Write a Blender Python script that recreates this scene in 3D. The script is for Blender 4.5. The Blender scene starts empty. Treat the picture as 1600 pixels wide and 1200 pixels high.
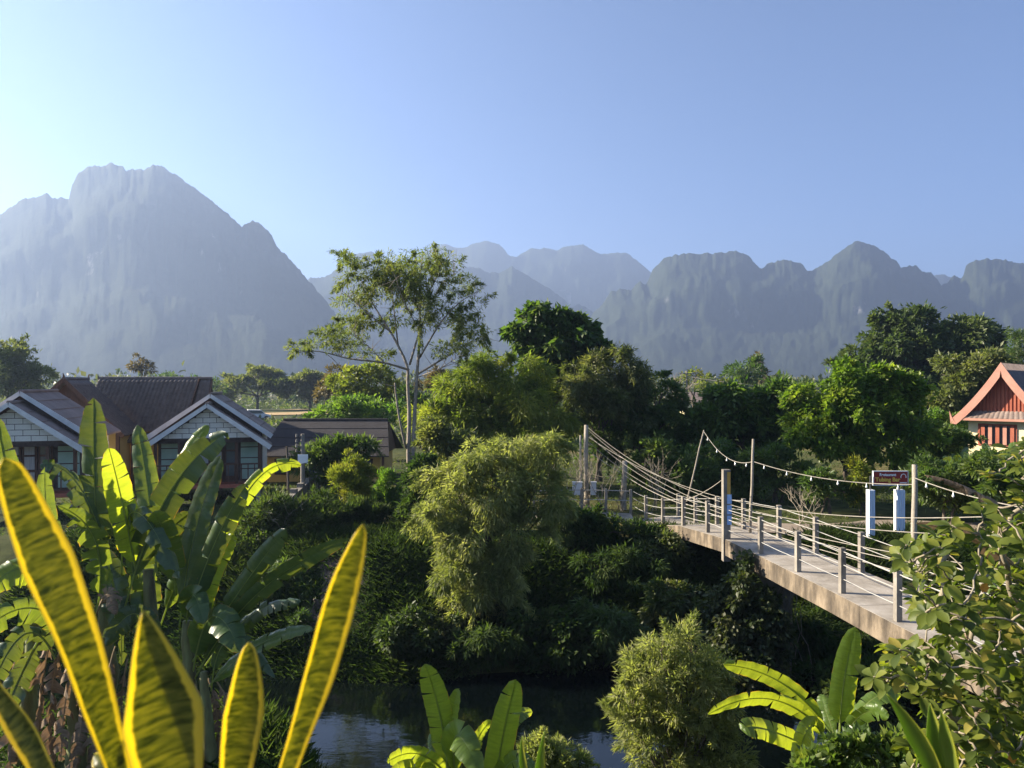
import bpy, math, random
import numpy as np
from mathutils import Vector, Matrix

# ------------------------------------------------------------------ camera, sky, sun, exposure
scn = bpy.context.scene
COL = scn.collection
F = 1180.0            # focal length in pixels of the 1600 px wide photograph
CZ = 4.6              # eye height above the datum
cam_d = bpy.data.cameras.new('camera')
cam_d.sensor_width = 36.0
cam_d.lens = 36.0 * F / 1600.0
cam_d.clip_start = 0.05
cam_d.clip_end = 30000
cam_d.dof.use_dof = True
cam_d.dof.focus_distance = 22.0
cam_d.dof.aperture_fstop = 8.0
cam = bpy.data.objects.new('camera', cam_d)
cam.location = (0, 0, CZ)
cam.rotation_euler = (math.radians(90), 0, 0)
COL.objects.link(cam)
scn.camera = cam

SUN_AZ, SUN_EL = -78.0, 24.0
world = bpy.data.worlds.new('World')
scn.world = world
world.use_nodes = True
wn = world.node_tree
wn.nodes.clear()
wo = wn.nodes.new('ShaderNodeOutputWorld')
wb = wn.nodes.new('ShaderNodeBackground')
ws = wn.nodes.new('ShaderNodeTexSky')
ws.sky_type = 'NISHITA'
ws.sun_disc = False
ws.sun_elevation = math.radians(SUN_EL)
ws.sun_rotation = math.radians(SUN_AZ)
ws.altitude = 4500
ws.air_density = 1.0
ws.dust_density = 1.0
ws.ozone_density = 4.0
wb.inputs['Strength'].default_value = 0.05
wn.links.new(ws.outputs[0], wb.inputs['Color'])
wn.links.new(wb.outputs[0], wo.inputs['Surface'])

sd = bpy.data.lights.new('sun', 'SUN')
sd.energy = 5.0
sd.angle = math.radians(0.6)
sd.color = (1.0, 0.88, 0.70)
so = bpy.data.objects.new('sun', sd)
so.location = (-40, 20, 40)
_az, _el = math.radians(SUN_AZ), math.radians(SUN_EL)
SUN = Vector((math.sin(_az) * math.cos(_el), math.cos(_az) * math.cos(_el), math.sin(_el)))
so.rotation_euler = SUN.to_track_quat('Z', 'Y').to_euler()
COL.objects.link(so)

scn.view_settings.view_transform = 'Standard'
scn.view_settings.look = 'None'
scn.view_settings.gamma = 1
scn.view_settings.exposure = 2.25
scn.render.engine = 'CYCLES'
cy = scn.cycles
cy.use_denoising = True
cy.max_bounces = 8
cy.diffuse_bounces = 5
cy.glossy_bounces = 2
cy.transmission_bounces = 4
cy.volume_bounces = 0
cy.transparent_max_bounces = 6
cy.caustics_reflective = False
cy.caustics_refractive = False

# ------------------------------------------------------------------ helpers
RS = np.random.RandomState


def at(px, py, d):
    """photo pixel + distance along the view axis -> world point"""
    return np.array([(px - 800.0) / F * d, d, CZ - (py - 600.0) / F * d])


def nrm(a):
    a = np.asarray(a, float)
    return a / np.maximum(np.linalg.norm(a, axis=-1, keepdims=True), 1e-9)


def _hash(ix, iy, seed):
    n = (ix.astype(np.int64) * 374761393 + iy.astype(np.int64) * 668265263 + seed * 1442695041) & 0x7fffffff
    n = ((n ^ (n >> 13)) * 1274126177) & 0x7fffffff
    return ((n ^ (n >> 16)) & 0xffff) / 65535.0


def vnoise(x, y, seed=0):
    x = np.asarray(x, float); y = np.asarray(y, float)
    ix = np.floor(x); iy = np.floor(y)
    fx = x - ix; fy = y - iy
    fx = fx * fx * (3 - 2 * fx); fy = fy * fy * (3 - 2 * fy)
    a = _hash(ix, iy, seed); b = _hash(ix + 1, iy, seed)
    c = _hash(ix, iy + 1, seed); d = _hash(ix + 1, iy + 1, seed)
    return (a * (1 - fx) + b * fx) * (1 - fy) + (c * (1 - fx) + d * fx) * fy


def fbm(x, y, seed=0, oct=4, ridged=False):
    s = 0; a = 0.5; f = 1.0
    for i in range(oct):
        v = vnoise(x * f, y * f, seed + i * 17)
        if ridged:
            v = 1 - abs(2 * v - 1)
        s = s + a * v
        a *= 0.5; f *= 2.03
    return s


def np_mesh(name, V, Fc, attrs=None, smooth=False, mats=None, midx=None):
    V = np.asarray(V, np.float32); Fc = np.asarray(Fc, np.int32)
    m = bpy.data.meshes.new(name)
    k = Fc.shape[1]
    m.vertices.add(len(V)); m.vertices.foreach_set('co', V.ravel())
    m.loops.add(Fc.size); m.loops.foreach_set('vertex_index', Fc.ravel())
    m.polygons.add(len(Fc))
    m.polygons.foreach_set('loop_start', np.arange(0, Fc.size, k, dtype=np.int32))
    m.polygons.foreach_set('loop_total', np.full(len(Fc), k, np.int32))
    if smooth:
        m.polygons.foreach_set('use_smooth', np.ones(len(Fc), bool))
    if attrs:
        for an, av in attrs.items():
            a = m.attributes.new(an, 'FLOAT', 'POINT')
            a.data.foreach_set('value', np.asarray(av, np.float32))
    for mm in (mats or []):
        m.materials.append(mm)
    if midx is not None:
        m.polygons.foreach_set('material_index', np.asarray(midx, np.int32))
    m.update(calc_edges=True)
    return m


def link(name, mesh, mat=None, parent=None, loc=None, rz=None):
    o = bpy.data.objects.new(name, mesh)
    COL.objects.link(o)
    if mat is not None and mesh is not None and not mesh.materials:
        mesh.materials.append(mat)
    if parent is not None:
        o.parent = parent
    if loc is not None:
        o.location = [float(v) for v in loc]
    if rz is not None:
        o.rotation_euler = (0, 0, rz)
    return o


def tag(o, label=None, cat=None, group=None, kind=None):
    if label: o['label'] = label
    if cat: o['category'] = cat
    if group: o['group'] = group
    if kind: o['kind'] = kind
    return o


def empty(name, loc, label, cat, group=None, rz=0):
    o = bpy.data.objects.new(name, None)
    COL.objects.link(o)
    o.empty_display_size = 0.2
    o.location = [float(v) for v in loc]
    o.rotation_euler = (0, 0, rz)
    return tag(o, label, cat, group)


class MB:
    """collects quads (and tris as degenerate-free quads) into ONE mesh"""
    def __init__(self):
        self.v = []; self.f = []; self.n = 0

    def add(self, V, Fs):
        V = np.asarray(V, float).reshape(-1, 3)
        self.v.append(V)
        for f in Fs:
            self.f.append([i + self.n for i in f])
        self.n += len(V)
        return self

    def box(self, a, b, M=None):
        x0, y0, z0 = a; x1, y1, z1 = b
        V = np.array([[x0, y0, z0], [x1, y0, z0], [x1, y1, z0], [x0, y1, z0],
                      [x0, y0, z1], [x1, y0, z1], [x1, y1, z1], [x0, y1, z1]], float)
        if M is not None:
            V = V @ np.asarray(M)[:3, :3].T + np.asarray(M)[:3, 3]
        return self.add(V, [[3, 2, 1, 0], [4, 5, 6, 7], [0, 1, 5, 4], [1, 2, 6, 5], [2, 3, 7, 6], [3, 0, 4, 7]])

    def prism(self, poly, dvec):
        """poly: list of 3D points (planar, ordered), extruded by dvec"""
        P = np.asarray(poly, float); n = len(P)
        V = np.vstack([P, P + np.asarray(dvec, float)])
        fs = [list(range(n))[::-1], list(range(n, 2 * n))]
        for i in range(n):
            j = (i + 1) % n
            fs.append([i, j, n + j, n + i])
        return self.add(V, fs)

    def bar(self, p, q, w, h, up=(0, 0, 1)):
        """rectangular bar from p to q"""
        p = np.asarray(p, float); q = np.asarray(q, float)
        t = nrm(q - p); s = np.cross(t, up); s = nrm(s); u = np.cross(s, t)
        V = []
        for c in (p, q):
            for a, b in ((-1, -1), (1, -1), (1, 1), (-1, 1)):
                V.append(c + s * a * w / 2 + u * b * h / 2)
        return self.add(V, [[0, 1, 2, 3], [7, 6, 5, 4], [0, 4, 5, 1], [1, 5, 6, 2], [2, 6, 7, 3], [3, 7, 4, 0]])

    def tube(self, pts, rad, sides=6, cap=True):
        P = np.asarray(pts, float); n = len(P)
        R = np.full(n, rad, float) if np.isscalar(rad) else np.asarray(rad, float)
        T = np.gradient(P, axis=0); T = nrm(T)
        ref = np.array([0.31, 0.17, 0.93]) if abs(T[0][2]) < 0.9 else np.array([0.93, 0.3, 0.1])
        V = []
        for i in range(n):
            s = nrm(np.cross(T[i], ref)); u = np.cross(s, T[i])
            for k in range(sides):
                a = 2 * math.pi * k / sides
                V.append(P[i] + R[i] * (math.cos(a) * s + math.sin(a) * u))
        fs = []
        for i in range(n - 1):
            for k in range(sides):
                k2 = (k + 1) % sides
                fs.append([i * sides + k, i * sides + k2, (i + 1) * sides + k2, (i + 1) * sides + k])
        if cap:
            fs.append(list(range(sides))[::-1])
            fs.append([(n - 1) * sides + k for k in range(sides)])
        return self.add(V, fs)

    def mesh(self, name, smooth=False):
        m = bpy.data.meshes.new(name)
        V = np.vstack(self.v)
        m.from_pydata(V.tolist(), [], self.f)
        if smooth:
            m.polygons.foreach_set('use_smooth', np.ones(len(m.polygons), bool))
        m.update()
        return m

    def build(self, name, mat, parent=None, smooth=False, loc=None):
        return link(name, self.mesh(name, smooth), mat, parent, loc)


# ------------------------------------------------------------------ materials
def new_mat(name):
    m = bpy.data.materials.new(name)
    m.use_nodes = True
    nt = m.node_tree
    b = nt.nodes['Principled BSDF']
    return m, nt, b


def rgb(c):
    return (c[0], c[1], c[2], 1.0)


def ramp(nt, fac, stops):
    r = nt.nodes.new('ShaderNodeValToRGB')
    e = r.color_ramp.elements
    while len(e) < len(stops):
        e.new(0.5)
    for el, (p, c) in zip(e, stops):
        el.position = p; el.color = rgb(c)
    nt.links.new(fac, r.inputs['Fac'])
    return r.outputs['Color']


def noise(nt, scale, detail=4, rough=0.6, coord='Object', stretch=None):
    tc = nt.nodes.new('ShaderNodeTexCoord')
    n = nt.nodes.new('ShaderNodeTexNoise')
    n.inputs['Scale'].default_value = scale
    n.inputs['Detail'].default_value = detail
    n.inputs['Roughness'].default_value = rough
    src = tc.outputs[coord]
    if stretch:
        mp = nt.nodes.new('ShaderNodeMapping')
        mp.inputs['Scale'].default_value = stretch
        nt.links.new(src, mp.inputs['Vector'])
        src = mp.outputs['Vector']
    nt.links.new(src, n.inputs['Vector'])
    return n.outputs['Fac']


def surf(name, stops, scale=3.0, rough=0.8, bump=0.0, bscale=None, detail=5, stretch=None, coord='Object', spec=0.3, metal=0.0):
    m, nt, b = new_mat(name)
    f = noise(nt, scale, detail, 0.65, coord, stretch)
    n = len(stops)
    st = [(0.28 + 0.44 * i / max(1, n - 1), c) for i, c in enumerate(stops)]
    nt.links.new(ramp(nt, f, st), b.inputs['Base Color'])
    b.inputs['Roughness'].default_value = rough
    b.inputs['Specular IOR Level'].default_value = spec
    b.inputs['Metallic'].default_value = metal
    if bump:
        f2 = noise(nt, bscale or scale * 4, 5, 0.7, coord)
        bp = nt.nodes.new('ShaderNodeBump')
        bp.inputs['Strength'].default_value = bump
        bp.inputs['Distance'].default_value = 0.05
        nt.links.new(f2, bp.inputs['Height'])
        nt.links.new(bp.outputs[0], b.inputs['Normal'])
    return m


def leafmat(name, stops, trans=0.35, rough=0.5, spec=0.35, tcol=(1.25, 1.35, 0.55), attr='rnd', gain=2.0):
    """two sided leaf: reflects its own colour, lets yellowish light through"""
    m, nt, b = new_mat(name)
    a = nt.nodes.new('ShaderNodeAttribute'); a.attribute_name = attr
    n = len(stops)
    c = ramp(nt, a.outputs['Fac'], [(i / max(1, n - 1), s) for i, s in enumerate(stops)])
    nt.links.new(c, b.inputs['Base Color'])
    b.inputs['Roughness'].default_value = rough
    b.inputs['Specular IOR Level'].default_value = spec
    t = nt.nodes.new('ShaderNodeBsdfTranslucent')
    mx = nt.nodes.new('ShaderNodeMix'); mx.data_type = 'RGBA'; mx.blend_type = 'MULTIPLY'
    mx.inputs['Factor'].default_value = 1.0
    nt.links.new(c, mx.inputs['A'])
    mx.inputs['B'].default_value = (tcol[0] * gain, tcol[1] * gain, tcol[2] * gain, 1)
    nt.links.new(mx.outputs['Result'], t.inputs['Color'])
    ms = nt.nodes.new('ShaderNodeMixShader')
    ms.inputs['Fac'].default_value = trans
    nt.links.new(b.outputs[0], ms.inputs[1]); nt.links.new(t.outputs[0], ms.inputs[2])
    nt.links.new(ms.outputs[0], nt.nodes['Material Output'].inputs['Surface'])
    return m


M = {}
M['bark_pale'] = surf('bark_pale', [(.16, .13, .10), (.36, .31, .25)], 6, .9, .4)
M['bark'] = surf('bark', [(.06, .05, .04), (.15, .12, .09)], 6, .95, .5)
M['twig'] = surf('twig', [(.16, .13, .09), (.30, .26, .19)], 9, .9, .2)
M['concrete'] = surf('concrete', [(.10, .088, .072), (.21, .188, .158), (.31, .28, .235)], 1.6, .92, .35, 14, 8)
M['deck'] = surf('deck', [(.15, .13, .105), (.29, .255, .21), (.41, .37, .32)], 1.4, .93, .25, 22, 8)
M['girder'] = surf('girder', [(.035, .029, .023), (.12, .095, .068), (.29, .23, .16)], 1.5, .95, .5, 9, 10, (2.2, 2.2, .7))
M['steel'] = surf('steel', [(.26, .25, .23), (.42, .41, .38)], 4, .6, 0, spec=.4)
M['wire'] = surf('wire', [(.20, .18, .15), (.34, .31, .26)], 4, .8)
M['dark_wire'] = surf('dark_wire', [(.04, .04, .04), (.08, .08, .08)], 4, .7)
M['wood_grey'] = surf('wood_grey', [(.20, .17, .13), (.36, .32, .26)], 5, .9, .3, stretch=(4, 4, .6))
M['white_paint'] = surf('white_paint', [(.52, .52, .51), (.74, .74, .73)], 2.2, .7, .1)
M['fascia'] = surf('fascia', [(.50, .49, .47), (.76, .75, .72)], 1.5, .65, .1, detail=8)
M['block'] = surf('block', [(.62, .59, .52), (.84, .80, .72)], 3.2, .85, .2)
M['mortar'] = surf('mortar', [(.09, .06, .05), (.16, .12, .10)], 5, .9)
M['brown_roof'] = surf('brown_roof', [(.15, .105, .085), (.22, .165, .14), (.28, .22, .19)], .8, .8, .3, 12, 8)
M['tile'] = surf('tile', [(.10, .08, .072), (.20, .16, .145)], 3, .65, .2, 20)
M['dark_roof'] = surf('dark_roof', [(.034, .030, .032), (.058, .052, .052)], 1.2, .85, .3, 10)
M['yellow_wall'] = surf('yellow_wall', [(.52, .33, .10), (.66, .45, .16)], 1.0, .85, .1)
M['cream_wall'] = surf('cream_wall', [(.70, .60, .34), (.82, .73, .46)], .9, .85, .1)
M['door_wood'] = surf('door_wood', [(.06, .028, .018), (.13, .065, .04)], 4, .6, stretch=(5, 5, .5))
M['green_panel'] = surf('green_panel', [(.33, .46, .36), (.46, .58, .47)], 2, .7)
M['glass'] = surf('glass', [(.05, .06, .07), (.12, .14, .15)], 1, .12, spec=.8)
M['curtain'] = surf('curtain', [(.30, .29, .27), (.52, .50, .47)], 4, .85, stretch=(6, 6, .3))
M['rust_red'] = surf('rust_red', [(.28, .075, .045), (.40, .13, .075)], 3, .7, .1, stretch=(4, 4, .6))
M['salmon'] = surf('salmon', [(.40, .19, .135), (.50, .26, .19)], 1.6, .65, .05)
M['soffit'] = surf('soffit', [(.28, .25, .23), (.40, .37, .34)], 2, .8)
M['sign_red'] = surf('sign_red', [(.22, .018, .012), (.32, .035, .025)], 3, .5)
M['sign_yellow'] = surf('sign_yellow', [(.72, .50, .06), (.85, .62, .12)], 3, .6)
M['sign_white'] = surf('sign_white', [(.7, .7, .68), (.85, .85, .83)], 3, .6)
M['poster_blue'] = surf('poster_blue', [(.20, .36, .66), (.42, .56, .78)], 9, .7)
M['post_yellow'] = surf('post_yellow', [(.40, .22, .04), (.56, .34, .08)], 4, .8)
M['blue_white'] = surf('blue_white', [(.40, .52, .72), (.72, .78, .84)], 5, .7, stretch=(9, 9, .4))
M['box_grey'] = surf('box_grey', [(.50, .51, .52), (.64, .65, .66)], 3, .5)
M['bulb'] = surf('bulb', [(.75, .75, .72), (.85, .85, .82)], 3, .15, spec=.6)
M['tyre'] = surf('tyre', [(.02, .02, .02), (.035, .035, .035)], 5, .9)
M['soil'] = surf('soil', [(.045, .032, .022), (.10, .075, .05)], 6, 1, .5)
M['terracotta'] = surf('terracotta', [(.28, .12, .07), (.40, .19, .11)], 5, .85, .1)
M['bare_earth'] = surf('bare_earth', [(.09, .065, .045), (.17, .13, .095)], 1.2, 1, .6, 6, 8)
M['straw'] = surf('straw', [(.30, .20, .085), (.46, .33, .16)], .25, .95, .4, 3)
M['path_dirt'] = surf('path_dirt', [(.18, .14, .10), (.32, .26, .20)], .9, .95, .4, 8)

# foliage palettes
M['lf_dark'] = leafmat('lf_dark', [(.034, .062, .017), (.060, .096, .024), (.10, .128, .032)], .38)
M['lf_mid'] = leafmat('lf_mid', [(.030, .060, .016), (.055, .095, .022), (.095, .125, .030)], .36)
M['lf_bright'] = leafmat('lf_bright', [(.050, .100, .018), (.085, .145, .024), (.13, .17, .035)], .42)
M['lf_olive'] = leafmat('lf_olive', [(.055, .072, .026), (.10, .115, .040), (.15, .150, .060)], .38)
M['lf_yellow'] = leafmat('lf_yellow', [(.07, .10, .018), (.13, .15, .025), (.20, .18, .030)], .42)
M['lf_willow'] = leafmat('lf_willow', [(.070, .095, .036), (.115, .140, .052), (.175, .185, .085)], .38)
M['lf_autumn'] = leafmat('lf_autumn', [(.065, .062, .026), (.095, .085, .036), (.135, .115, .052)], .3, tcol=(1.2, 1.05, .55))
M['lf_grass'] = leafmat('lf_grass', [(.028, .048, .014), (.055, .080, .022), (.11, .11, .045)], .35)
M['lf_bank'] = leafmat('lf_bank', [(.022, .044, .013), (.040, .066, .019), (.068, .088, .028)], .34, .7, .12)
M['lf_dry'] = leafmat('lf_dry', [(.14, .095, .055), (.26, .19, .12), (.36, .28, .19)], .25, .85, .15, (1.2, .9, .6), gain=1.0)
M['lf_shrub'] = leafmat('lf_shrub', [(.045, .080, .018), (.080, .120, .026), (.15, .165, .040)], .34, .32, .5)


def banana_mat(name, dark, light, trans, dry=False):
    m, nt, b = new_mat(name)
    u = nt.nodes.new('ShaderNodeAttribute'); u.attribute_name = 'v'
    w = nt.nodes.new('ShaderNodeTexNoise'); w.noise_dimensions = '2D'
    cb = nt.nodes.new('ShaderNodeCombineXYZ')
    nt.links.new(u.outputs['Fac'], cb.inputs['X'])
    a2 = nt.nodes.new('ShaderNodeAttribute'); a2.attribute_name = 'u'
    mu = nt.nodes.new('ShaderNodeMath'); mu.operation = 'MULTIPLY'; mu.inputs[1].default_value = .02
    nt.links.new(a2.outputs['Fac'], mu.inputs[0]); nt.links.new(mu.outputs[0], cb.inputs['Y'])
    nt.links.new(cb.outputs[0], w.inputs['Vector'])
    w.inputs['Scale'].default_value = 55; w.inputs['Detail'].default_value = 3
    big = noise(nt, 2.2, 3)
    mxn = nt.nodes.new('ShaderNodeMath'); mxn.operation = 'MULTIPLY_ADD'
    nt.links.new(w.outputs['Fac'], mxn.inputs[0]); mxn.inputs[1].default_value = .55
    m2 = nt.nodes.new('ShaderNodeMath'); m2.operation = 'MULTIPLY'; m2.inputs[1].default_value = .45
    nt.links.new(big, m2.inputs[0]); nt.links.new(m2.outputs[0], mxn.inputs[2])
    col = ramp(nt, mxn.outputs[0], [(.3, dark), (.7, light)])
    edge = nt.nodes.new('ShaderNodeMath'); edge.operation = 'ABSOLUTE'
    nt.links.new(a2.outputs['Fac'], edge.inputs[0])
    brown = ramp(nt, edge.outputs[0], [(.93, (0, 0, 0)), (1.0, (1, 1, 1))])
    spot = noise(nt, 9, 3)
    sp = ramp(nt, spot, [(.50, (0, 0, 0)), (.62, (1, 1, 1))])
    mm = nt.nodes.new('ShaderNodeMix'); mm.data_type = 'RGBA'; mm.blend_type = 'MULTIPLY'; mm.inputs['Factor'].default_value = 1
    nt.links.new(brown, mm.inputs['A']); nt.links.new(sp, mm.inputs['B'])
    fin = nt.nodes.new('ShaderNodeMix'); fin.data_type = 'RGBA'
    nt.links.new(mm.outputs['Result'], fin.inputs['Factor'])
    nt.links.new(col, fin.inputs['A']); fin.inputs['B'].default_value = (.22, .15, .05, 1)
    nt.links.new(fin.outputs['Result'], b.inputs['Base Color'])
    b.inputs['Roughness'].default_value = .75 if dry else .36
    b.inputs['Specular IOR Level'].default_value = .2 if dry else .5
    bp = nt.nodes.new('ShaderNodeBump'); bp.inputs['Strength'].default_value = .35; bp.inputs['Distance'].default_value = .01
    nt.links.new(w.outputs['Fac'], bp.inputs['Height']); nt.links.new(bp.outputs[0], b.inputs['Normal'])
    t = nt.nodes.new('ShaderNodeBsdfTranslucent')
    mt = nt.nodes.new('ShaderNodeMix'); mt.data_type = 'RGBA'; mt.blend_type = 'MULTIPLY'; mt.inputs['Factor'].default_value = 1
    nt.links.new(fin.outputs['Result'], mt.inputs['A'])
    mt.inputs['B'].default_value = (1.3, 1.1, .8, 1) if dry else (4.8, 3.4, .8, 1)
    nt.links.new(mt.outputs['Result'], t.inputs['Color'])
    ms = nt.nodes.new('ShaderNodeMixShader'); ms.inputs['Fac'].default_value = trans
    nt.links.new(b.outputs[0], ms.inputs[1]); nt.links.new(t.outputs[0], ms.inputs[2])
    nt.links.new(ms.outputs[0], nt.nodes['Material Output'].inputs['Surface'])
    return m


M['banana'] = banana_mat('banana', (.045, .088, .028), (.078, .130, .038), .30)
M['banana_sunlit'] = banana_mat('banana_sunlit', (.075, .130, .026), (.115, .185, .036), .48)  # brighter copy of the leaf: sunlight put into colour and translucency
M['banana_shaded'] = banana_mat('banana_shaded', (.034, .068, .030), (.062, .100, .040), .20)  # darker copy of the leaf: shade from other leaves put into the colour
M['banana_dry'] = banana_mat('banana_dry', (.13, .09, .055), (.30, .22, .15), .2, True)
M['midrib'] = leafmat('midrib', [(.30, .34, .12), (.30, .34, .12)], .5, .45, gain=1.2)
M['midrib_dry'] = surf('midrib_dry', [(.22, .15, .08), (.34, .25, .14)], 5, .8)
M['pseudostem'] = surf('pseudostem', [(.07, .055, .03), (.15, .15, .06), (.20, .22, .09)], 3, .7, .3, stretch=(3, 3, .5))


def snake_mat():
    m, nt, b = new_mat('snake_leaf')
    u = nt.nodes.new('ShaderNodeAttribute'); u.attribute_name = 'u'
    v = nt.nodes.new('ShaderNodeAttribute'); v.attribute_name = 'v'
    cb = nt.nodes.new('ShaderNodeCombineXYZ')
    k1 = nt.nodes.new('ShaderNodeMath'); k1.operation = 'MULTIPLY'; k1.inputs[1].default_value = .8
    k2 = nt.nodes.new('ShaderNodeMath'); k2.operation = 'MULTIPLY'; k2.inputs[1].default_value = 85
    nt.links.new(u.outputs['Fac'], k1.inputs[0]); nt.links.new(v.outputs['Fac'], k2.inputs[0])
    nt.links.new(k1.outputs[0], cb.inputs['X']); nt.links.new(k2.outputs[0], cb.inputs['Y'])
    n1 = nt.nodes.new('ShaderNodeTexNoise'); n1.noise_dimensions = '2D'
    n1.inputs['Scale'].default_value = 1.25; n1.inputs['Detail'].default_value = 4; n1.inputs['Roughness'].default_value = .6
    n1.inputs['Distortion'].default_value = .5
    nt.links.new(cb.outputs[0], n1.inputs['Vector'])
    green = ramp(nt, n1.outputs['Fac'], [(.32, (.060, .078, .018)), (.45, (.125, .145, .030)), (.62, (.24, .245, .06))])
    ab = nt.nodes.new('ShaderNodeMath'); ab.operation = 'ABSOLUTE'; nt.links.new(u.outputs['Fac'], ab.inputs[0])
    n2 = nt.nodes.new('ShaderNodeTexNoise'); n2.noise_dimensions = '2D'; n2.inputs['Scale'].default_value = .5
    nt.links.new(cb.outputs[0], n2.inputs['Vector'])
    ad = nt.nodes.new('ShaderNodeMath'); ad.operation = 'MULTIPLY_ADD'; ad.inputs[1].default_value = .16
    nt.links.new(n2.outputs['Fac'], ad.inputs[0]); nt.links.new(ab.outputs[0], ad.inputs[2])
    mask = ramp(nt, ad.outputs[0], [(.80, (0, 0, 0)), (.87, (1, 1, 1))])
    mx = nt.nodes.new('ShaderNodeMix'); mx.data_type = 'RGBA'
    nt.links.new(mask, mx.inputs['Factor']); nt.links.new(green, mx.inputs['A'])
    mx.inputs['B'].default_value = (.56, .49, .11, 1)
    nt.links.new(mx.outputs['Result'], b.inputs['Base Color'])
    b.inputs['Roughness'].default_value = .42
    t = nt.nodes.new('ShaderNodeBsdfTranslucent')
    mt = nt.nodes.new('ShaderNodeMix'); mt.data_type = 'RGBA'; mt.blend_type = 'MULTIPLY'; mt.inputs['Factor'].default_value = 1
    nt.links.new(mx.outputs['Result'], mt.inputs['A']); mt.inputs['B'].default_value = (1.6, 1.5, .55, 1)
    nt.links.new(mt.outputs['Result'], t.inputs['Color'])
    ms = nt.nodes.new('ShaderNodeMixShader'); ms.inputs['Fac'].default_value = .68
    nt.links.new(b.outputs[0], ms.inputs[1]); nt.links.new(t.outputs[0], ms.inputs[2])
    nt.links.new(ms.outputs[0], nt.nodes['Material Output'].inputs['Surface'])
    return m


M['snake'] = snake_mat()


def ground_mat():
    m, nt, b = new_mat('ground')
    f1 = noise(nt, .05, 6); f2 = noise(nt, 1.4, 8, .7)
    c1 = ramp(nt, f1, [(.38, (.040, .060, .020)), (.52, (.085, .095, .032)), (.66, (.20, .155, .065))])
    c2 = ramp(nt, f2, [(.3, (.35, .35, .35)), (.7, (1.25, 1.2, 1.1))])
    mx = nt.nodes.new('ShaderNodeMix'); mx.data_type = 'RGBA'; mx.blend_type = 'MULTIPLY'; mx.inputs['Factor'].default_value = 1
    nt.links.new(c1, mx.inputs['A']); nt.links.new(c2, mx.inputs['B'])
    nt.links.new(mx.outputs['Result'], b.inputs['Base Color'])
    b.inputs['Roughness'].default_value = 1; b.inputs['Specular IOR Level'].default_value = .1
    bp = nt.nodes.new('ShaderNodeBump'); bp.inputs['Strength'].default_value = .6; bp.inputs['Distance'].default_value = .12
    nt.links.new(f2, bp.inputs['Height']); nt.links.new(bp.outputs[0], b.inputs['Normal'])
    return m


def water_mat():
    m, nt, b = new_mat('water')
    b.inputs['Base Color'].default_value = (.0015, .003, .003, 1)
    b.inputs['Roughness'].default_value = .05
    b.inputs['IOR'].default_value = 1.45
    b.inputs['Specular IOR Level'].default_value = .9
    f = noise(nt, 1.3, 4, .55, stretch=(1, 2.2, 1)); f2 = noise(nt, 9, 2)
    ad = nt.nodes.new('ShaderNodeMath'); ad.operation = 'MULTIPLY_ADD'; ad.inputs[1].default_value = .12
    nt.links.new(f2, ad.inputs[0]); nt.links.new(f, ad.inputs[2])
    bp = nt.nodes.new('ShaderNodeBump'); bp.inputs['Strength'].default_value = .05; bp.inputs['Distance'].default_value = .1
    nt.links.new(ad.outputs[0], bp.inputs['Height']); nt.links.new(bp.outputs[0], b.inputs['Normal'])
    return m


def mountain_mat(rock=.63):
    m, nt, b = new_mat('karst')
    geo = nt.nodes.new('ShaderNodeNewGeometry')
    f = noise(nt, .016, 9, .68, stretch=(1, 1, .45)); g = noise(nt, .09, 6, .7)
    forest = ramp(nt, g, [(.3, (.018, .025, .016)), (.7, (.036, .045, .026))])
    cliff = ramp(nt, g, [(.3, (.08, .078, .07)), (.7, (.26, .25, .23))])
    sx = nt.nodes.new('ShaderNodeSeparateXYZ'); nt.links.new(geo.outputs['Normal'], sx.inputs[0])
    st = nt.nodes.new('ShaderNodeMath'); st.operation = 'MULTIPLY_ADD'; st.inputs[1].default_value = -.22
    nt.links.new(sx.outputs['Z'], st.inputs[0]); nt.links.new(f, st.inputs[2])
    mask = ramp(nt, st.outputs[0], [(rock - .10, (0, 0, 0)), (rock - .03, (1, 1, 1))])
    mx = nt.nodes.new('ShaderNodeMix'); mx.data_type = 'RGBA'
    nt.links.new(mask, mx.inputs['Factor']); nt.links.new(forest, mx.inputs['A']); nt.links.new(cliff, mx.inputs['B'])
    nt.links.new(mx.outputs['Result'], b.inputs['Base Color'])
    b.inputs['Roughness'].default_value = 1; b.inputs['Specular IOR Level'].default_value = .05
    bp = nt.nodes.new('ShaderNodeBump'); bp.inputs['Strength'].default_value = .5; bp.inputs['Distance'].default_value = 4
    nt.links.new(g, bp.inputs['Height']); nt.links.new(bp.outputs[0], b.inputs['Normal'])
    return m


M['strap'] = leafmat('strap', [(.12, .165, .026), (.20, .23, .036), (.34, .32, .06)], .5, attr='u')
M['ground'] = ground_mat(); M['water'] = water_mat(); M['karst'] = mountain_mat()

# ------------------------------------------------------------------ ground and river
GZ = -0.6       # level of the far bank
WZ = -3.1       # water level


def sstep(a, b, x):
    t = np.clip((x - a) / (b - a), 0, 1)
    return t * t * (3 - 2 * t)


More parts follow.
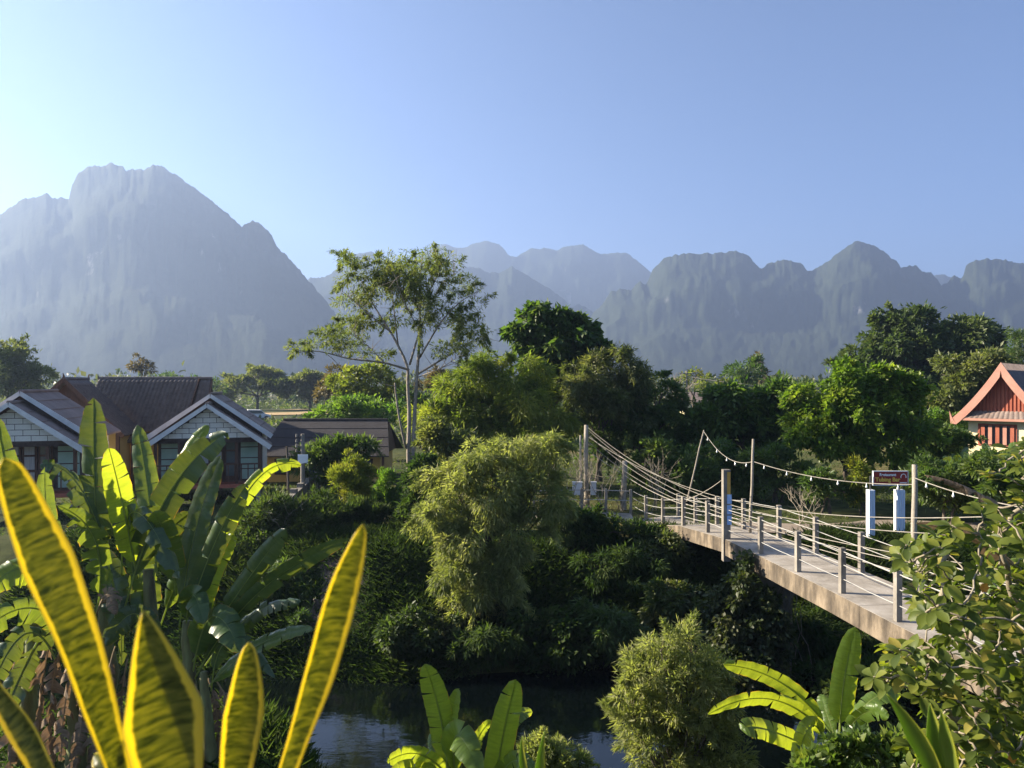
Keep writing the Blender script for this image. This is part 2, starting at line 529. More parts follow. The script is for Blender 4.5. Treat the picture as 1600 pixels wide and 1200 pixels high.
def H(x, y):
    x = np.asarray(x, float); y = np.asarray(y, float)
    w = np.exp(-(x / 60.0) ** 2)
    yn = 7.2 + .35 * np.sin(x * .45 + 1) * w + 2.8 * sstep(-1.6, -3.8, x) + 1.5 * sstep(3.0, 5.0, x)
    yf = 19.4 + .45 * np.sin(x * .33) * w + .5 * sstep(-2, -9, x)
    top = yf + 5.4 + 1.2 * sstep(1, 5, x) * (1 - sstep(9, 13, x))
    near = .25 - 4.2 * sstep(yn, yn + 5.8, y)
    far = -3.95 + 3.35 * sstep(yf - 1.0, top, y) ** .85
    z = np.where(y < 16.5, near, far)
    nz = (fbm(x * .55, y * .55, 3, 4) - .47) * .55 * np.exp(-(y / 70) ** 2) * (.25 + .75 * sstep(26, 22, y))
    return z + nz


def grid_axis(fine0, fine1, step, far0, far1):
    a = list(np.arange(fine0, fine1 + 1e-6, step))
    s = step; v = fine1
    while v < far1:
        s *= 1.22; v += s; a.append(min(v, far1))
    s = step; v = fine0; b = []
    while v > far0:
        s *= 1.22; v -= s; b.append(max(v, far0))
    return np.array(b[::-1] + a)


def grid_mesh(name, X, Y, Z, **kw):
    ny, nx = X.shape
    V = np.stack([X, Y, Z], -1).reshape(-1, 3)
    i = np.arange(ny * nx).reshape(ny, nx)
    Fc = np.stack([i[:-1, :-1], i[:-1, 1:], i[1:, 1:], i[1:, :-1]], -1).reshape(-1, 4)
    return np_mesh(name, V, Fc, smooth=True, **kw)


gx = grid_axis(-30, 34, .4, -7600, 7600)
gy = grid_axis(4, 40, .35, -900, 7400)
X, Y = np.meshgrid(gx, gy)
tag(link('ground', grid_mesh('ground', X, Y, H(X, Y)), M['ground']), kind='structure')
X, Y = np.meshgrid(np.array([-7500, -60, -20, 0, 20, 60, 7500.]), np.array([10., 14, 18, 22, 24.5]))
tag(link('river_water', grid_mesh('river_water', X, Y, X * 0 + WZ), M['water']), kind='structure')
# pale straw field far behind the bungalows, and dirt path by the sign
X, Y = np.meshgrid(np.linspace(-58, -36, 12), np.linspace(118, 152, 8))
tag(link('straw_field', grid_mesh('straw_field', X + .15 * Y * np.sin(Y * .1), Y, H(X, Y) + .12), M['straw']), kind='structure')
X, Y = np.meshgrid(np.linspace(8.2, 20, 40), np.linspace(0, 1, 6))
PY = 26.0 + .05 * (X - 8) + 2.0 * Y + .3 * np.sin(X)
tag(link('dirt_path', grid_mesh('dirt_path', X, PY, H(X, PY) + .05), M['path_dirt']), kind='structure')

X, Y = np.meshgrid(np.linspace(0, 1, 18), np.linspace(20.6, 25.6, 26))
XX = -5.3 + (X - .5) * (1.7 + .5 * np.sin(Y * 1.7)) + .25 * np.sin(Y * 2.3)
tag(link('dirt_slope', grid_mesh('dirt_slope', XX, Y, H(XX, Y) + .05 - .09 * abs(X - .5) * 2), M['bare_earth']), kind='structure')

# ------------------------------------------------------------------ mountains
def range_mesh(name, prof, D, W, seed, nx, nv=46, amp=.018, fine=5.0):
    prof = np.array(prof, float)
    px = np.linspace(prof[0, 0], prof[-1, 0], nx)
    py = np.interp(px, prof[:, 0], prof[:, 1])
    h = np.maximum((600 - py) / F * D + CZ + 1.5, 0)
    xr = (px - 800) / F * D
    t = np.concatenate([np.linspace(-1, 0, nv) ** 1, np.linspace(0, 1, nv // 2)[1:]])
    Xg, T = np.meshgrid(xr, t)
    a = abs(T)
    hb = np.convolve(np.pad(h, 40, mode='edge'), np.hanning(81) / np.hanning(81).sum(), 'valid')
    xw = Xg + (fbm(Xg / (W * .22), T * 4.5 + 1, seed + 41, 4) - .47) * W * .2 * np.minimum(1, a * 6)
    mx_ = sstep(.0, .35, a)
    Hh = np.interp(xw, xr, h) * (1 - mx_) + np.interp(xw, xr, hb) * mx_
    # a front that falls in buttresses: the wall line wanders in depth
    wob = fbm(Xg / (W * .33), T * 1.7 + 7, seed, 5, True)
    ae = np.clip(a * (1 + .22 * (wob - .5) * (1 - a)), 0, 1)
    p = 1 - (.30 * ae + .70 * ae ** 1.0)
    cliff = sstep(.16, .42, ae)
    p = (1 - .10 * ae / .16 * (ae < .16) - .10 * (ae >= .16)) * (1 - cliff) + cliff * (.42 * (1 - sstep(.3, 1, ae)))
    rough = (fbm(Xg / (W * .09), T * 16 + 3, seed + 5, 5) - .5)
    edge = np.minimum(1, a * 5)
    p = np.minimum(p, 1 - 1.15 * a)
    crest = (fbm(xr / 26.0, xr * 0 + 4, seed + 2, 4) - .5) * 9 + (fbm(xr / 6.0, xr * 0 + 9, seed + 3, 2) - .4) * 5
    Hh = Hh + np.tile(crest * np.clip(h / 60, 0, 1), (len(t), 1)) * (1 - edge)
    Z = Hh * np.clip(p + amp * rough * edge * (1 - a), 0, .985 + (1 - edge) * .015)
    Z = Z + (fbm(Xg / (D * .006), T * 25, seed + 9, 4) - .5) * fine * 2 * (1 - a) * (Hh > 1)
    Yg = D + T * W + (fbm(Xg / (W * .5), T * 0 + 2, seed + 21, 3) - .5) * W * .10 * edge + np.where(T > 0, T * W * .4, 0)
    lump = (fbm(Xg / 110., Z / 95., seed + 61, 4) - .47) * 75 + (fbm(Xg / 28., Z / 22., seed + 67, 3) - .44) * 20
    Yg = Yg + lump * np.minimum(1, a * 7) * np.clip(Z / 80, 0, 1)
    Xo = Xg * (Yg / D)          # the ranges curve round the valley, so their spurs run towards its middle
    m = grid_mesh(name, Xo, Yg, np.where(a > .985, -8.0, Z - 1.5))
    o = link(name, m, M['karst'])
    return tag(o, kind='structure')


left = [(-620, 600), (-430, 520), (-260, 430), (-120, 395), (-40, 352), (0, 337), (20, 322), (35, 312), (60, 305), (75, 302), (83, 312), (95, 308), (108, 313), (112, 292),
        (122, 272), (130, 265), (150, 258), (175, 255), (192, 258), (198, 268), (205, 261), (225, 263), (240, 257), (258, 262), (280, 275),
        (300, 290), (325, 308), (345, 325), (362, 340), (378, 353), (382, 347), (395, 344), (410, 352), (425, 365), (432, 385), (445, 397),
        (460, 412), (475, 430), (490, 448), (510, 470), (524, 490), (545, 520), (570, 552), (600, 580), (640, 600)]
mid = [(380, 560), (440, 470), (486, 433), (500, 434), (520, 425), (540, 410), (550, 400), (565, 394), (580, 393), (595, 400), (612, 414), (640, 432),
       (680, 428), (710, 420), (725, 415), (745, 418), (765, 425), (780, 427), (790, 421), (800, 418), (815, 425), (840, 440), (865, 455), (880, 465),
       (890, 478), (905, 473), (918, 482), (935, 496), (980, 530), (1060, 575), (1120, 600)]
far = [(380, 560), (520, 470), (600, 424), (640, 406), (680, 385), (695, 381), (715, 388), (735, 382), (760, 375), (780, 382), (795, 397), (805, 401), (815, 395),
       (830, 388), (850, 387), (870, 390), (885, 385), (895, 384), (910, 381), (925, 390), (940, 397), (965, 394), (980, 396), (1000, 410), (1015, 424),
       (1050, 445), (1150, 470), (1300, 450), (1420, 436), (1460, 430), (1475, 429), (1492, 436), (1560, 460), (1800, 560), (1900, 600)]
right = [(835, 600), (880, 560), (905, 515), (930, 487), (945, 470), (955, 455), (970, 450), (985, 456), (1000, 441), (1009, 446), (1020, 420), (1035, 405), (1055, 396), (1090, 395),
         (1125, 394), (1150, 393), (1165, 398), (1180, 410), (1190, 419), (1200, 412), (1215, 407), (1240, 406), (1255, 415), (1262, 424), (1280, 417),
         (1300, 403), (1320, 387), (1335, 378), (1350, 377), (1365, 382), (1385, 395), (1400, 408), (1408, 418), (1420, 415), (1433, 414), (1440, 421),
         (1455, 422), (1465, 435), (1471, 447), (1485, 436), (1492, 430), (1501, 435), (1507, 430), (1510, 415), (1525, 405), (1545, 403), (1570, 407),
         (1600, 411), (1700, 425), (1850, 450), (2050, 520), (2300, 600)]
range_mesh('mountain_far', far, 2950, 640, 31, 700, fine=5)
range_mesh('mountain_middle', mid, 2200, 560, 11, 700, fine=5)
range_mesh('mountain_right', right, 1900, 560, 51, 950, fine=5)
range_mesh('mountain_left', left, 1400, 480, 71, 950, fine=4)

# ------------------------------------------------------------------ foliage tools
def leaf_mesh(name, P, D, N, L, W, R, mat, fold=.18, droop=.0):
    """many leaves as folded diamonds in one mesh; P base, D direction, N normal"""
    D = nrm(D); S = nrm(np.cross(D, N)); N = np.cross(S, D)
    L = L[:, None]; W = W[:, None]
    b = P
    c = P + D * L - np.array([0, 0, 1.]) * droop * L
    m = P + D * L * .45
    l = m + S * W * .5 + N * W * fold
    r = m - S * W * .5 + N * W * fold
    V = np.stack([b, l, c, r], 1).reshape(-1, 3)
    n = len(P); i = np.arange(n) * 4
    Fc = np.concatenate([np.stack([i, i + 1, i + 2], 1), np.stack([i, i + 2, i + 3], 1)])
    return np_mesh(name, V, Fc, attrs={'rnd': np.repeat(R, 4)}, mats=[mat])


def crown_points(lobes, n, cl, seed, per=26, shell=.5, flat=1.0, spray=.16, sag=.35):
    """lobes: rows (cx,cy,cz,rx,ry,rz). leaves sit on the skins of many small clumps spread over each lobe"""
    rs = RS(seed)
    Lb = np.asarray(lobes, float)
    rad = (Lb[:, 3] * Lb[:, 4] * Lb[:, 5]) ** (1 / 3.)
    cen = []; cr_ = []; dr = []
    for k in range(len(Lb)):
        base_r = np.clip(cl * 1.55, .14 * rad[k], .5 * rad[k])
        m = int(np.clip(2.3 * (rad[k] / base_r) ** 2, 7, 90))
        d = nrm(rs.normal(size=(m, 3)) + np.array([0, 0, .15]))
        r = shell + (1.04 - shell) * rs.rand(m) ** .55
        cen.append(Lb[k, :3] + d * r[:, None] * Lb[k, 3:]); dr.append(d)
        cr_.append(base_r * (.45 + 1.0 * rs.rand(m) ** 1.4))
    C = np.concatenate(cen); R_ = np.concatenate(cr_); Dr = np.concatenate(dr)
    wt = R_ ** 2
    j = rs.choice(len(C), n, p=wt / wt.sum())
    d = nrm(rs.normal(size=(n, 3)) + Dr[j] * .45 + np.array([0, 0, .25]))
    r = (.45 + .6 * rs.rand(n) ** .7) * np.where(rs.rand(n) < .07, 1.55, 1.0)
    P = C[j] + d * (r * R_[j])[:, None] * np.array([1.1, 1.1, .85 * flat])
    out = nrm(d + Dr[j] * .25 + rs.normal(size=(n, 3)) * .25)
    cr = rs.rand(len(C))[j]
    # loose sprays that break the outline
    ns = max(4, len(C) // 2)
    k = rs.randint(0, len(C), ns)
    sd_ = nrm(Dr[k] * .9 + np.array([0, 0, .25]) + rs.normal(size=(ns, 3)) * .35)
    sl = R_[k] * rs.uniform(1.3, 3.0, ns)
    q = np.where(rs.rand(n) < spray)[0]
    w_ = rs.randint(0, ns, len(q)); t_ = rs.rand(len(q)) ** .8
    Q = C[k][w_] + sd_[w_] * (sl[w_] * t_)[:, None] - np.array([0, 0, 1.]) * (sag * sl[w_] * t_ ** 2)[:, None] + rs.normal(size=(len(q), 3)) * (R_[k][w_] * .10)[:, None]
    P[q] = Q; out[q] = nrm(sd_[w_] + rs.normal(size=(len(q), 3)) * .7); cr[q] = rs.rand(ns)[w_]
    return P, out, cr, rs


def crown(name, lobes, n, L, W, mat, seed, parent=None, cl=.35, droop=.2, up=.6, per=26, shell=.5, flat=1.0, tip=0.0, fold=.18, spray=.16, sag=.35):
    P, out, cr, rs = crown_points(lobes, n, cl, seed, per, shell, flat, spray, sag)
    D = nrm(out + np.array([0, 0, -1.]) * droop + rs.normal(size=P.shape) * .35)
    N = nrm(np.array([0, 0, 1.]) * up + out * .5 + rs.normal(size=P.shape) * .55)
    Ls = L * (.6 + .8 * rs.rand(n)); Ws = W * (.6 + .8 * rs.rand(n))
    R = np.clip(.68 * cr + .32 * rs.rand(n), 0, 1)
    return link(name, leaf_mesh(name, P, D, N, Ls, Ws, R, mat, fold, tip), None, parent)


def limb(p, q, r0, r1, rs, n=7, sag=.0, wig=.06):
    p = np.asarray(p, float); q = np.asarray(q, float)
    t = np.linspace(0, 1, n)[:, None]
    Lg = np.linalg.norm(q - p)
    P = p * (1 - t) + q * t
    P[1:-1] += rs.normal(size=(n - 2, 3)) * wig * Lg * .5
    P[:, 2] += (sag * Lg * np.sin(np.pi * t[:, 0]))
    return P, np.linspace(r0, r1, n)


def tree(name, label, cat, base, lobes, n, L, W, mat, seed, trunk_r=.18, bark='bark', fork=.4, group=None, origin=None, stems=1, **kw):
    """lobes in world coordinates; trunk rises from base and forks to each lobe"""
    rs = RS(seed + 999)
    base = np.asarray(base, float)
    e = empty(name, base, label, cat, group)
    Lb = np.asarray(lobes, float).copy()
    Lb[:, :3] -= base
    crown('crown', Lb, n, L, W, M[mat] if isinstance(mat, str) else mat, seed, e, **kw)
    mb = MB()
    cen = Lb[:, :3].mean(0)
    for s in range(stems):
        o = np.array([rs.uniform(-.25, .25), rs.uniform(-.25, .25), -.15]) * (1 if stems > 1 else 0) + np.array([0, 0, -.15])
        fk = np.array([cen[0] * fork * .6 + (rs.uniform(-.3, .3) if stems > 1 else 0), cen[1] * fork * .6, max(.3, Lb[:, 2].min() * .2 + cen[2] * fork)])
        P, R = limb(o, fk, trunk_r, trunk_r * .75, rs, 6)
        mb.tube(P, R, 8)
        for k in range(s, len(Lb), stems):
            P, R = limb(fk - (fk - o) * .08, Lb[k, :3] + np.array([0, 0, Lb[k, 5] * .3]), trunk_r * .6, trunk_r * .12, rs, 7, .06)
            mb.tube(P, R, 6)
            for q in range(4):
                d = nrm(rs.normal(size=3)); d[2] = abs(d[2]) * .7
                st = P[3 + q % 3]
                P2, R2 = limb(st, Lb[k, :3] + d * Lb[k, 3:] * .8, trunk_r * .22, trunk_r * .05, rs, 5, .04)
                mb.tube(P2, R2, 5)
    mb.build('trunk', M[bark], e, True)
    return e


def plobe(px, py, d, rx, ry, depth=None):
    """lobe from a pixel ellipse at distance d"""
    c = at(px, py, d)
    a = rx / F * d; b = ry / F * d
    return [c[0], c[1], c[2], a, depth if depth else (a + b) / 2, b]


def gbase(px, d):
    x = (px - 800) / F * d
    return np.array([x, d, float(H(x, d))])


# ------------------------------------------------------------------ houses
def slope_slab(p0, p1, q1, q0, th):
    """roof slab: ridge p0-p1, eave q0-q1, thickness th downward"""
    mb = MB()
    mb.prism([p0, p1, q1, q0], (0, 0, -th))
    return mb


def wall_blocks(parent, x0, x1, z0, zfun, y, face, bw=.55, bh=.22, axis='x'):
    """proud blocks in running bond on a wall; face = -1/+1 outward along the other axis"""
    gap = .024
    cache = {}
    z = z0; row = 0
    while True:
        off = (bw / 2) if row % 2 else 0
        a = x0 - off; any_ = False
        while a < x1:
            b = a + bw
            lo, hi = max(a, x0), min(b, x1)
            a = b
            if hi - lo < .12:
                continue
            za, zb_ = zfun(lo), zfun(hi)
            if min(za, zb_) < z + bh and axis == 'x':
                # a block cut by the slope of the roof
                xs_ = np.linspace(lo + gap / 2, hi - gap / 2, 7)
                tp = [min(z + bh - gap / 2, zfun(v)) for v in xs_]
                ok = [i for i in range(7) if tp[i] > z + gap + .02]
                if len(ok) < 2:
                    continue
                any_ = True
                cx = (lo + hi) / 2
                pl = [(xs_[ok[0]] - cx, -.02, 0), (xs_[ok[-1]] - cx, -.02, 0)] + [(xs_[i] - cx, -.02, tp[i] - z - gap / 2) for i in ok[::-1]]
                bm_ = MB(); bm_.prism(pl, (0, .05, 0))
                link('brick', bm_.mesh('brick'), M['block'], parent, (cx, y, z + gap / 2))
                continue
            h = min(bh, min(za, zb_) - z)
            if h < .09:
                continue
            any_ = True
            w = round(hi - lo - gap, 3); hh = round(h - gap, 3)
            key = (w, hh)
            if key not in cache:
                mb = MB()
                if axis == 'x':
                    mb.box((-w / 2, -.02, 0), (w / 2, .03, hh))
                else:
                    mb.box((-.03, -w / 2, 0), (.02, w / 2, hh))
                cache[key] = mb.mesh('brick'); cache[key].materials.append(M['block'])
            c = (lo + hi) / 2
            loc = (c, y, z + gap / 2) if axis == 'x' else (y, c, z + gap / 2)
            link('brick', cache[key], None, parent, loc)
        z += bh; row += 1
        if not any_ or row > 30:
            break


def bungalow(apex, d_apex, label, rz):
    """white block bungalow; front verge apex at pixel apex"""
    A = at(apex[0], apex[1], d_apex)
    base = np.array([A[0], A[1], GZ - .1])
    e = empty('bungalow', base, label, 'house', None, rz)
    hz = A[2] - base[2]                      # apex height of the porch roof
    hw, drop = 2.55, 1.78                    # half width and fall of the roof
    sl = drop / hw
    floor = hz - 3.45
    # roofs: porch in front, main one higher behind
    for (y0, y1, dz, nm) in ((0, 1.5, 0, 'porch_roof'), (1.15, 5.6, .40, 'main_roof')):
        r = None
        for s in (-1, 1):
            mb = slope_slab((0, y0, hz + dz), (0, y1, hz + dz), (s * (hw + .02), y1, hz + dz - drop), (s * (hw + .02), y0, hz + dz - drop), .07)
            o = mb.build('roof_slope', M['brown_roof'], e)
            bb = MB()
            bb.bar((s * .03, y0 - .02, hz + dz + .0), (s * (hw + .06), y0 - .02, hz + dz - drop - .02), .05, .22, up=(0, 1, 0))
            ob = MB()
            dirv = nrm(np.array([hw * s, 0, -drop])); up = np.array([drop * s, 0, hw]); up = nrm(up)
            p = np.array([0, y0 - .025, hz + dz]); q = np.array([s * (hw + .07), y0 - .025, hz + dz - drop - .045])
            ob.prism([p + up * .04, q + up * .04, q - up * .17, p - up * .17 * np.array([0, 1, 1])], (0, .05, 0))
            ob.build('bargeboard', M['fascia'], e)
            # sheet joints on the roof
            jb = MB()
            for k in range(1, 5):
                t = k / 5
                jb.bar((s * hw * t, y0 + .05, hz + dz - drop * t + .012), (s * hw * t, y1 - .02, hz + dz - drop * t + .012), .05, .03)
            jb.build('sheet_lap', M['brown_roof'], o)
        cp = MB()
        cp.tube([(0, y0, hz + dz + .03), (0, y1, hz + dz + .03)], .075, 8)
        cp.build('ridge_cap', M['brown_roof'], e)
    # front gable wall with blocks
    gw = 2.15
    zt = lambda x: hz - .16 - abs(x) * sl
    gz0 = hz - .16 - gw * sl + .18
    g = MB()
    g.prism([(-gw, .42, gz0), (gw, .42, gz0), (gw, .42, zt(gw)), (0, .42, zt(0)), (-gw, .42, zt(gw))], (0, .12, 0))
    go = g.build('gable', M['mortar'], e)
    wall_blocks(go, -gw + .02, gw - .02, gz0 + .02, lambda x: zt(x) - .02, .42, -1)
    # the gable wall of the main roof above the porch
    g2 = MB()
    hz2 = hz + .40
    g2.prism([(-gw, 1.45, floor), (gw, 1.45, floor), (gw, 1.45, hz2 - .16 - gw * sl), (0, 1.45, hz2 - .16), (-gw, 1.45, hz2 - .16 - gw * sl)], (0, .12, 0))
    g2.build('front_wall', M['mortar'], e)
    # body walls
    w = MB()
    w.box((gw - .12, 1.57, floor), (gw, 5.2, hz2 - gw * sl - .12))
    wr = w.build('side_wall', M['mortar'], e)
    wall_blocks(wr, 1.6, 5.2, floor + .03, lambda x: hz2 - gw * sl - .14, gw, 1, .5, .40, 'y')
    MB().box((-gw, 1.57, floor), (-gw + .12, 5.2, hz2 - gw * sl - .12)).build('side_wall', M['block'], e)
    MB().box((-gw + .12, 5.08, floor), (gw - .12, 5.2, hz2 - gw * sl - .12)).build('rear_wall', M['block'], e)
    # floor slab and stilts
    MB().box((-gw - .1, .3, floor - .16), (gw + .1, 5.25, floor - .003)).build('floor_slab', M['rust_red'], e)
    for x in (-gw + .1, 0, gw - .1):
        for y in (.5, 2.8, 5.0):
            MB().box((x - .1, y - .1, -.3), (x + .1, y + .1, floor - .16)).build('stilt', M['concrete'], e)
    # porch posts, beam, pale green side panels, door leaves, rail
    for x in (-gw + .06, -1.15, 1.15, gw - .06):
        MB().box((x - .06, .44, floor), (x + .06, .56, gz0 - .002)).build('porch_post', M['door_wood'], e)
    for x0, x1 in ((-gw + .14, -1.25), (1.25, gw - .14)):
        p = MB().box((x0, 1.36, floor + .05), (x1, 1.42, floor + 2.05)).build('panel', M['green_panel'], e)
        for k in range(5):
            MB().box((x0, 1.335, floor + .05 + k * .48), (x1, 1.358, floor + .09 + k * .48)).build('batten', M['door_wood'], p)
    for k in range(4):
        x0 = -1.1 + k * .55
        d = MB().box((x0 + .02, 1.34, floor + .03), (x0 + .53, 1.43, floor + 2.0)).build('door', M['door_wood'], e)
        for j in range(3):
            MB().box((x0 + .10, 1.315, floor + .25 + j * .58), (x0 + .45, 1.338, floor + .75 + j * .58)).build('pane', M['curtain'] if k in (1, 2) else M['glass'], d)
    rl = MB()
    rl.bar((-gw + .1, .40, floor + .85), (gw - .1, .40, floor + .85), .05, .06)
    rl.bar((-gw + .1, .40, floor + .12), (gw - .1, .40, floor + .12), .05, .05)
    ro = rl.build('railing', M['door_wood'], e)
    for k in range(15):
        x = -gw + .25 + k * (2 * gw - .5) / 14
        MB().box((x - .02, .38, floor + .14), (x + .02, .42, floor + .82)).build('baluster', M['door_wood'], ro)
    return e


RZ = math.radians(15)
bungalow((13, 630), 28.0, 'white block bungalow with brown gable roof cut by the left picture edge', RZ)
bungalow((323, 632), 32.0, 'white block bungalow with brown gable roof and green panels behind the large banana clump', RZ)


def tiled_slope(name, r0, r1, e0, e1, parent, mat, cols, rows, amp=.05):
    """roof slope of pan tiles: ridge r0-r1, eave e0-e1; columns waved, courses stepped"""
    r0, r1, e0, e1 = [np.asarray(v, float) for v in (r0, r1, e0, e1)]
    nu = cols * 6 + 1
    u = np.linspace(0, 1, nu)
    nrmv = nrm(np.cross(r1 - r0, e0 - r0))
    if nrmv[2] < 0:
        nrmv = -nrmv
    V = []; rws = []
    for k in range(rows):
        for s, lift in ((0.0, 0.0), (1.0, amp * 1.15)):
            rws.append(((k + s) / rows, lift))
    for v, lift in rws:
        base = (r0 + (r1 - r0) * u[:, None]) * (1 - v) + (e0 + (e1 - e0) * u[:, None]) * v
        wv = np.abs(np.sin(u * cols * math.pi)) ** .7
        V.append(base + nrmv * (lift + amp * wv)[:, None])
    # closing underside
    V.append((r0 + (r1 - r0) * u[:, None]) * 0 + (e0 + (e1 - e0) * u[:, None]) - nrmv * .06)
    V.append((r0 + (r1 - r0) * u[:, None]) - nrmv * .06)
    V = np.array(V)
    nr = len(V)
    i = np.arange(nr * nu).reshape(nr, nu)
    Fc = np.stack([i[:-1, :-1], i[:-1, 1:], i[1:, 1:], i[1:, :-1]], -1).reshape(-1, 4)
    return link(name, np_mesh(name, V.reshape(-1, 3), Fc), mat, parent)


def tiled_house():
    c = at(242, 600, 42)
    base = np.array([c[0], c[1], GZ - .05])
    e = empty('tiled_house', base, 'yellow walled house with steep dark tiled roof behind the two white bungalows', 'house', None, math.radians(6))
    hz = 5.5; ew = 2.95; fall = 2.75; run = 2.3
    tiled_slope('roof', (-ew, 0, hz), (ew - .55, 0, hz), (-ew - .1, -run, hz - fall), (ew - .75, -run, hz - fall), e, M['tile'], 24, 13, .075)
    tiled_slope('rear_roof', (ew, 0, hz), (-ew, 0, hz), (ew, run, hz - fall), (-ew, run, hz - fall), e, M['tile'], 20, 13)
    # short right hand bay of the roof set back, with a verge between
    tiled_slope('end_roof', (ew - .52, .02, hz - .03), (ew + .1, .02, hz - .03), (ew - .52, -1.3, hz - 1.6), (ew + .22, -1.3, hz - 1.6), e, M['tile'], 3, 7)
    MB().bar((ew - .55, -.05, hz + .02), (ew - .73, -run - .02, hz - fall + .02), .07, .16).build('verge', M['door_wood'], e)
    MB().bar((ew + .12, 0, hz + .0), (ew + .26, -1.4, hz - 1.7), .07, .16).build('verge', M['door_wood'], e)
    MB().tube([(-ew - .05, 0, hz + .07), (ew + .12, 0, hz + .07)], .09, 8).build('ridge_cap', M['tile'], e)
    MB().tube([(-ew - .02, 0, hz + .05), (-ew - .06, -.03, hz + .32)], [.06, .015], 6).build('finial', M['tile'], e)
    # lower eave strip and walls
    tiled_slope('eave_roof', (-ew + .9, -run + .05, hz - fall - .10), (ew - .8, -run + .05, hz - fall - .10), (-ew + .7, -run - .75, hz - fall - .5), (ew - .8, -run - .75, hz - fall - .5), e, M['tile'], 17, 3)
    MB().box((-ew + .5, -run + .15, 0), (ew - .3, run - .2, hz - fall - .25)).build('wall', M['yellow_wall'], e)
    g = MB(); g.prism([(-ew + .3, -run + .3, hz - fall - .2), (-ew + .3, run - .3, hz - fall - .2), (-ew + .3, 0, hz - .15)], (.1, 0, 0)); g.build('gable', M['door_wood'], e)
    g = MB(); g.prism([(ew - .3, -run + .3, hz - fall - .2), (ew - .3, run - .3, hz - fall - .2), (ew - .3, 0, hz - .15)], (.1, 0, 0)); g.build('gable', M['door_wood'], e)
    for x in (-.4, 1.2):
        wd = MB().box((x, -run + .10, .9), (x + .8, -run + .17, 2.0)).build('window', M['door_wood'], e)
        MB().box((x + .08, -run + .075, .98), (x + .72, -run + .098, 1.92)).build('pane', M['glass'], wd)


tiled_house()


def wing_house():
    A = at(100, 594, 36)
    base = np.array([A[0], A[1], GZ - .05])
    e = empty('tiled_pavilion', base, 'small pavilion with dark stepped tile roof between the cut-off bungalow and the yellow house', 'house', None, math.radians(12))
    hz = A[2] - base[2]; hw = 2.6; fall = 2.7; ln = 3.4
    tiled_slope('roof_slope', (0, 0, hz), (0, ln, hz), (hw, -.1, hz - fall), (hw, ln, hz - fall), e, M['tile'], 9, 9)
    tiled_slope('roof_slope', (0, ln, hz), (0, 0, hz), (-hw, ln, hz - fall), (-hw, -.1, hz - fall), e, M['tile'], 9, 9)
    for s in (-1, 1):
        MB().bar((0, -.06, hz + .03), (s * (hw + .05), -.16, hz - fall - .02), .07, .18).build('bargeboard', M['door_wood'], e)
        MB().tube([(0, (0 if s < 0 else ln), hz + .1), (0, (-.12 if s < 0 else ln + .12), hz + .34)], [.06, .015], 6).build('finial', M['door_wood'], e)
    MB().tube([(0, -.05, hz + .08), (0, ln, hz + .08)], .09, 8).build('ridge_cap', M['tile'], e)
    g = MB(); g.prism([(-hw + .4, .35, hz - fall + .25), (hw - .4, .35, hz - fall + .25), (0, .35, hz - .15)], (0, .08, 0)); g.build('gable', M['door_wood'], e)
    for x in (-hw + .35, hw - .35):
        for y in (.4, ln - .4):
            MB().box((x - .08, y - .08, 0), (x + .08, y + .08, hz - fall + .35)).build('post', M['door_wood'], e)
    MB().box((-hw + .5, .9, 0), (hw - .5, ln - .3, hz - fall + .2)).build('wall', M['yellow_wall'], e)


wing_house()


def long_shed():
    c = at(520, 656, 42)
    base = np.array([c[0], c[1], GZ - .05])
    e = empty('long_shed', base, 'long low building with plain black roof beside the tall pale tree', 'building')
    hz = 3.25; hw = 3.1; fall = 1.75
    for s, nm in ((-1, 'roof_slope'), (1, 'roof_slope')):
        mb = MB()
        mb.prism([(-2.75, 0, hz), (3.05, 0, hz), (3.55, s * 2.6, hz - fall), (-3.75, s * 2.6, hz - fall)], (0, 0, -.06))
        o = mb.build(nm, M['dark_roof'], e)
        lap = MB()
        for k in range(1, 4):
            t = k / 4
            lap.bar((-2.75 - t * .95, s * 2.6 * t, hz - fall * t + .004), (3.0 + t * .5, s * 2.6 * t, hz - fall * t + .004), .04, .03)
        lap.build('sheet_lap', M['dark_roof'], o)
    for s in (-1, 1):
        g = MB(); x = -2.9 if s < 0 else 3.1
        g.prism([(x, -2.3, hz - fall), (x, 2.3, hz - fall), (x, 0, hz - .1)], (.06, 0, 0)); g.build('gable', M['door_wood'], e)
    MB().tube([(-2.75, 0, hz + .03), (3.05, 0, hz + .03)], .07, 6).build('ridge_cap', M['dark_roof'], e)
    MB().box((-3.0, -2.0, 0), (3.0, 2.0, hz - fall - .02 + .35)).build('wall', M['yellow_wall'], e)
    for x in (-2.6, -1.2, .4, 1.8):
        w = MB().box((x, -2.05, .45), (x + .8, -1.995, 1.3)).build('window', M['door_wood'], e)
        MB().box((x + .07, -2.075, .52), (x + .73, -2.052, 1.23)).build('pane', M['glass'], w)
    for x in (-3.4, -1.8, 0, 1.6, 3.2):
        MB().box((x - .06, -2.45, 0), (x + .06, -2.33, hz - fall + .05)).build('post', M['door_wood'], e)


long_shed()


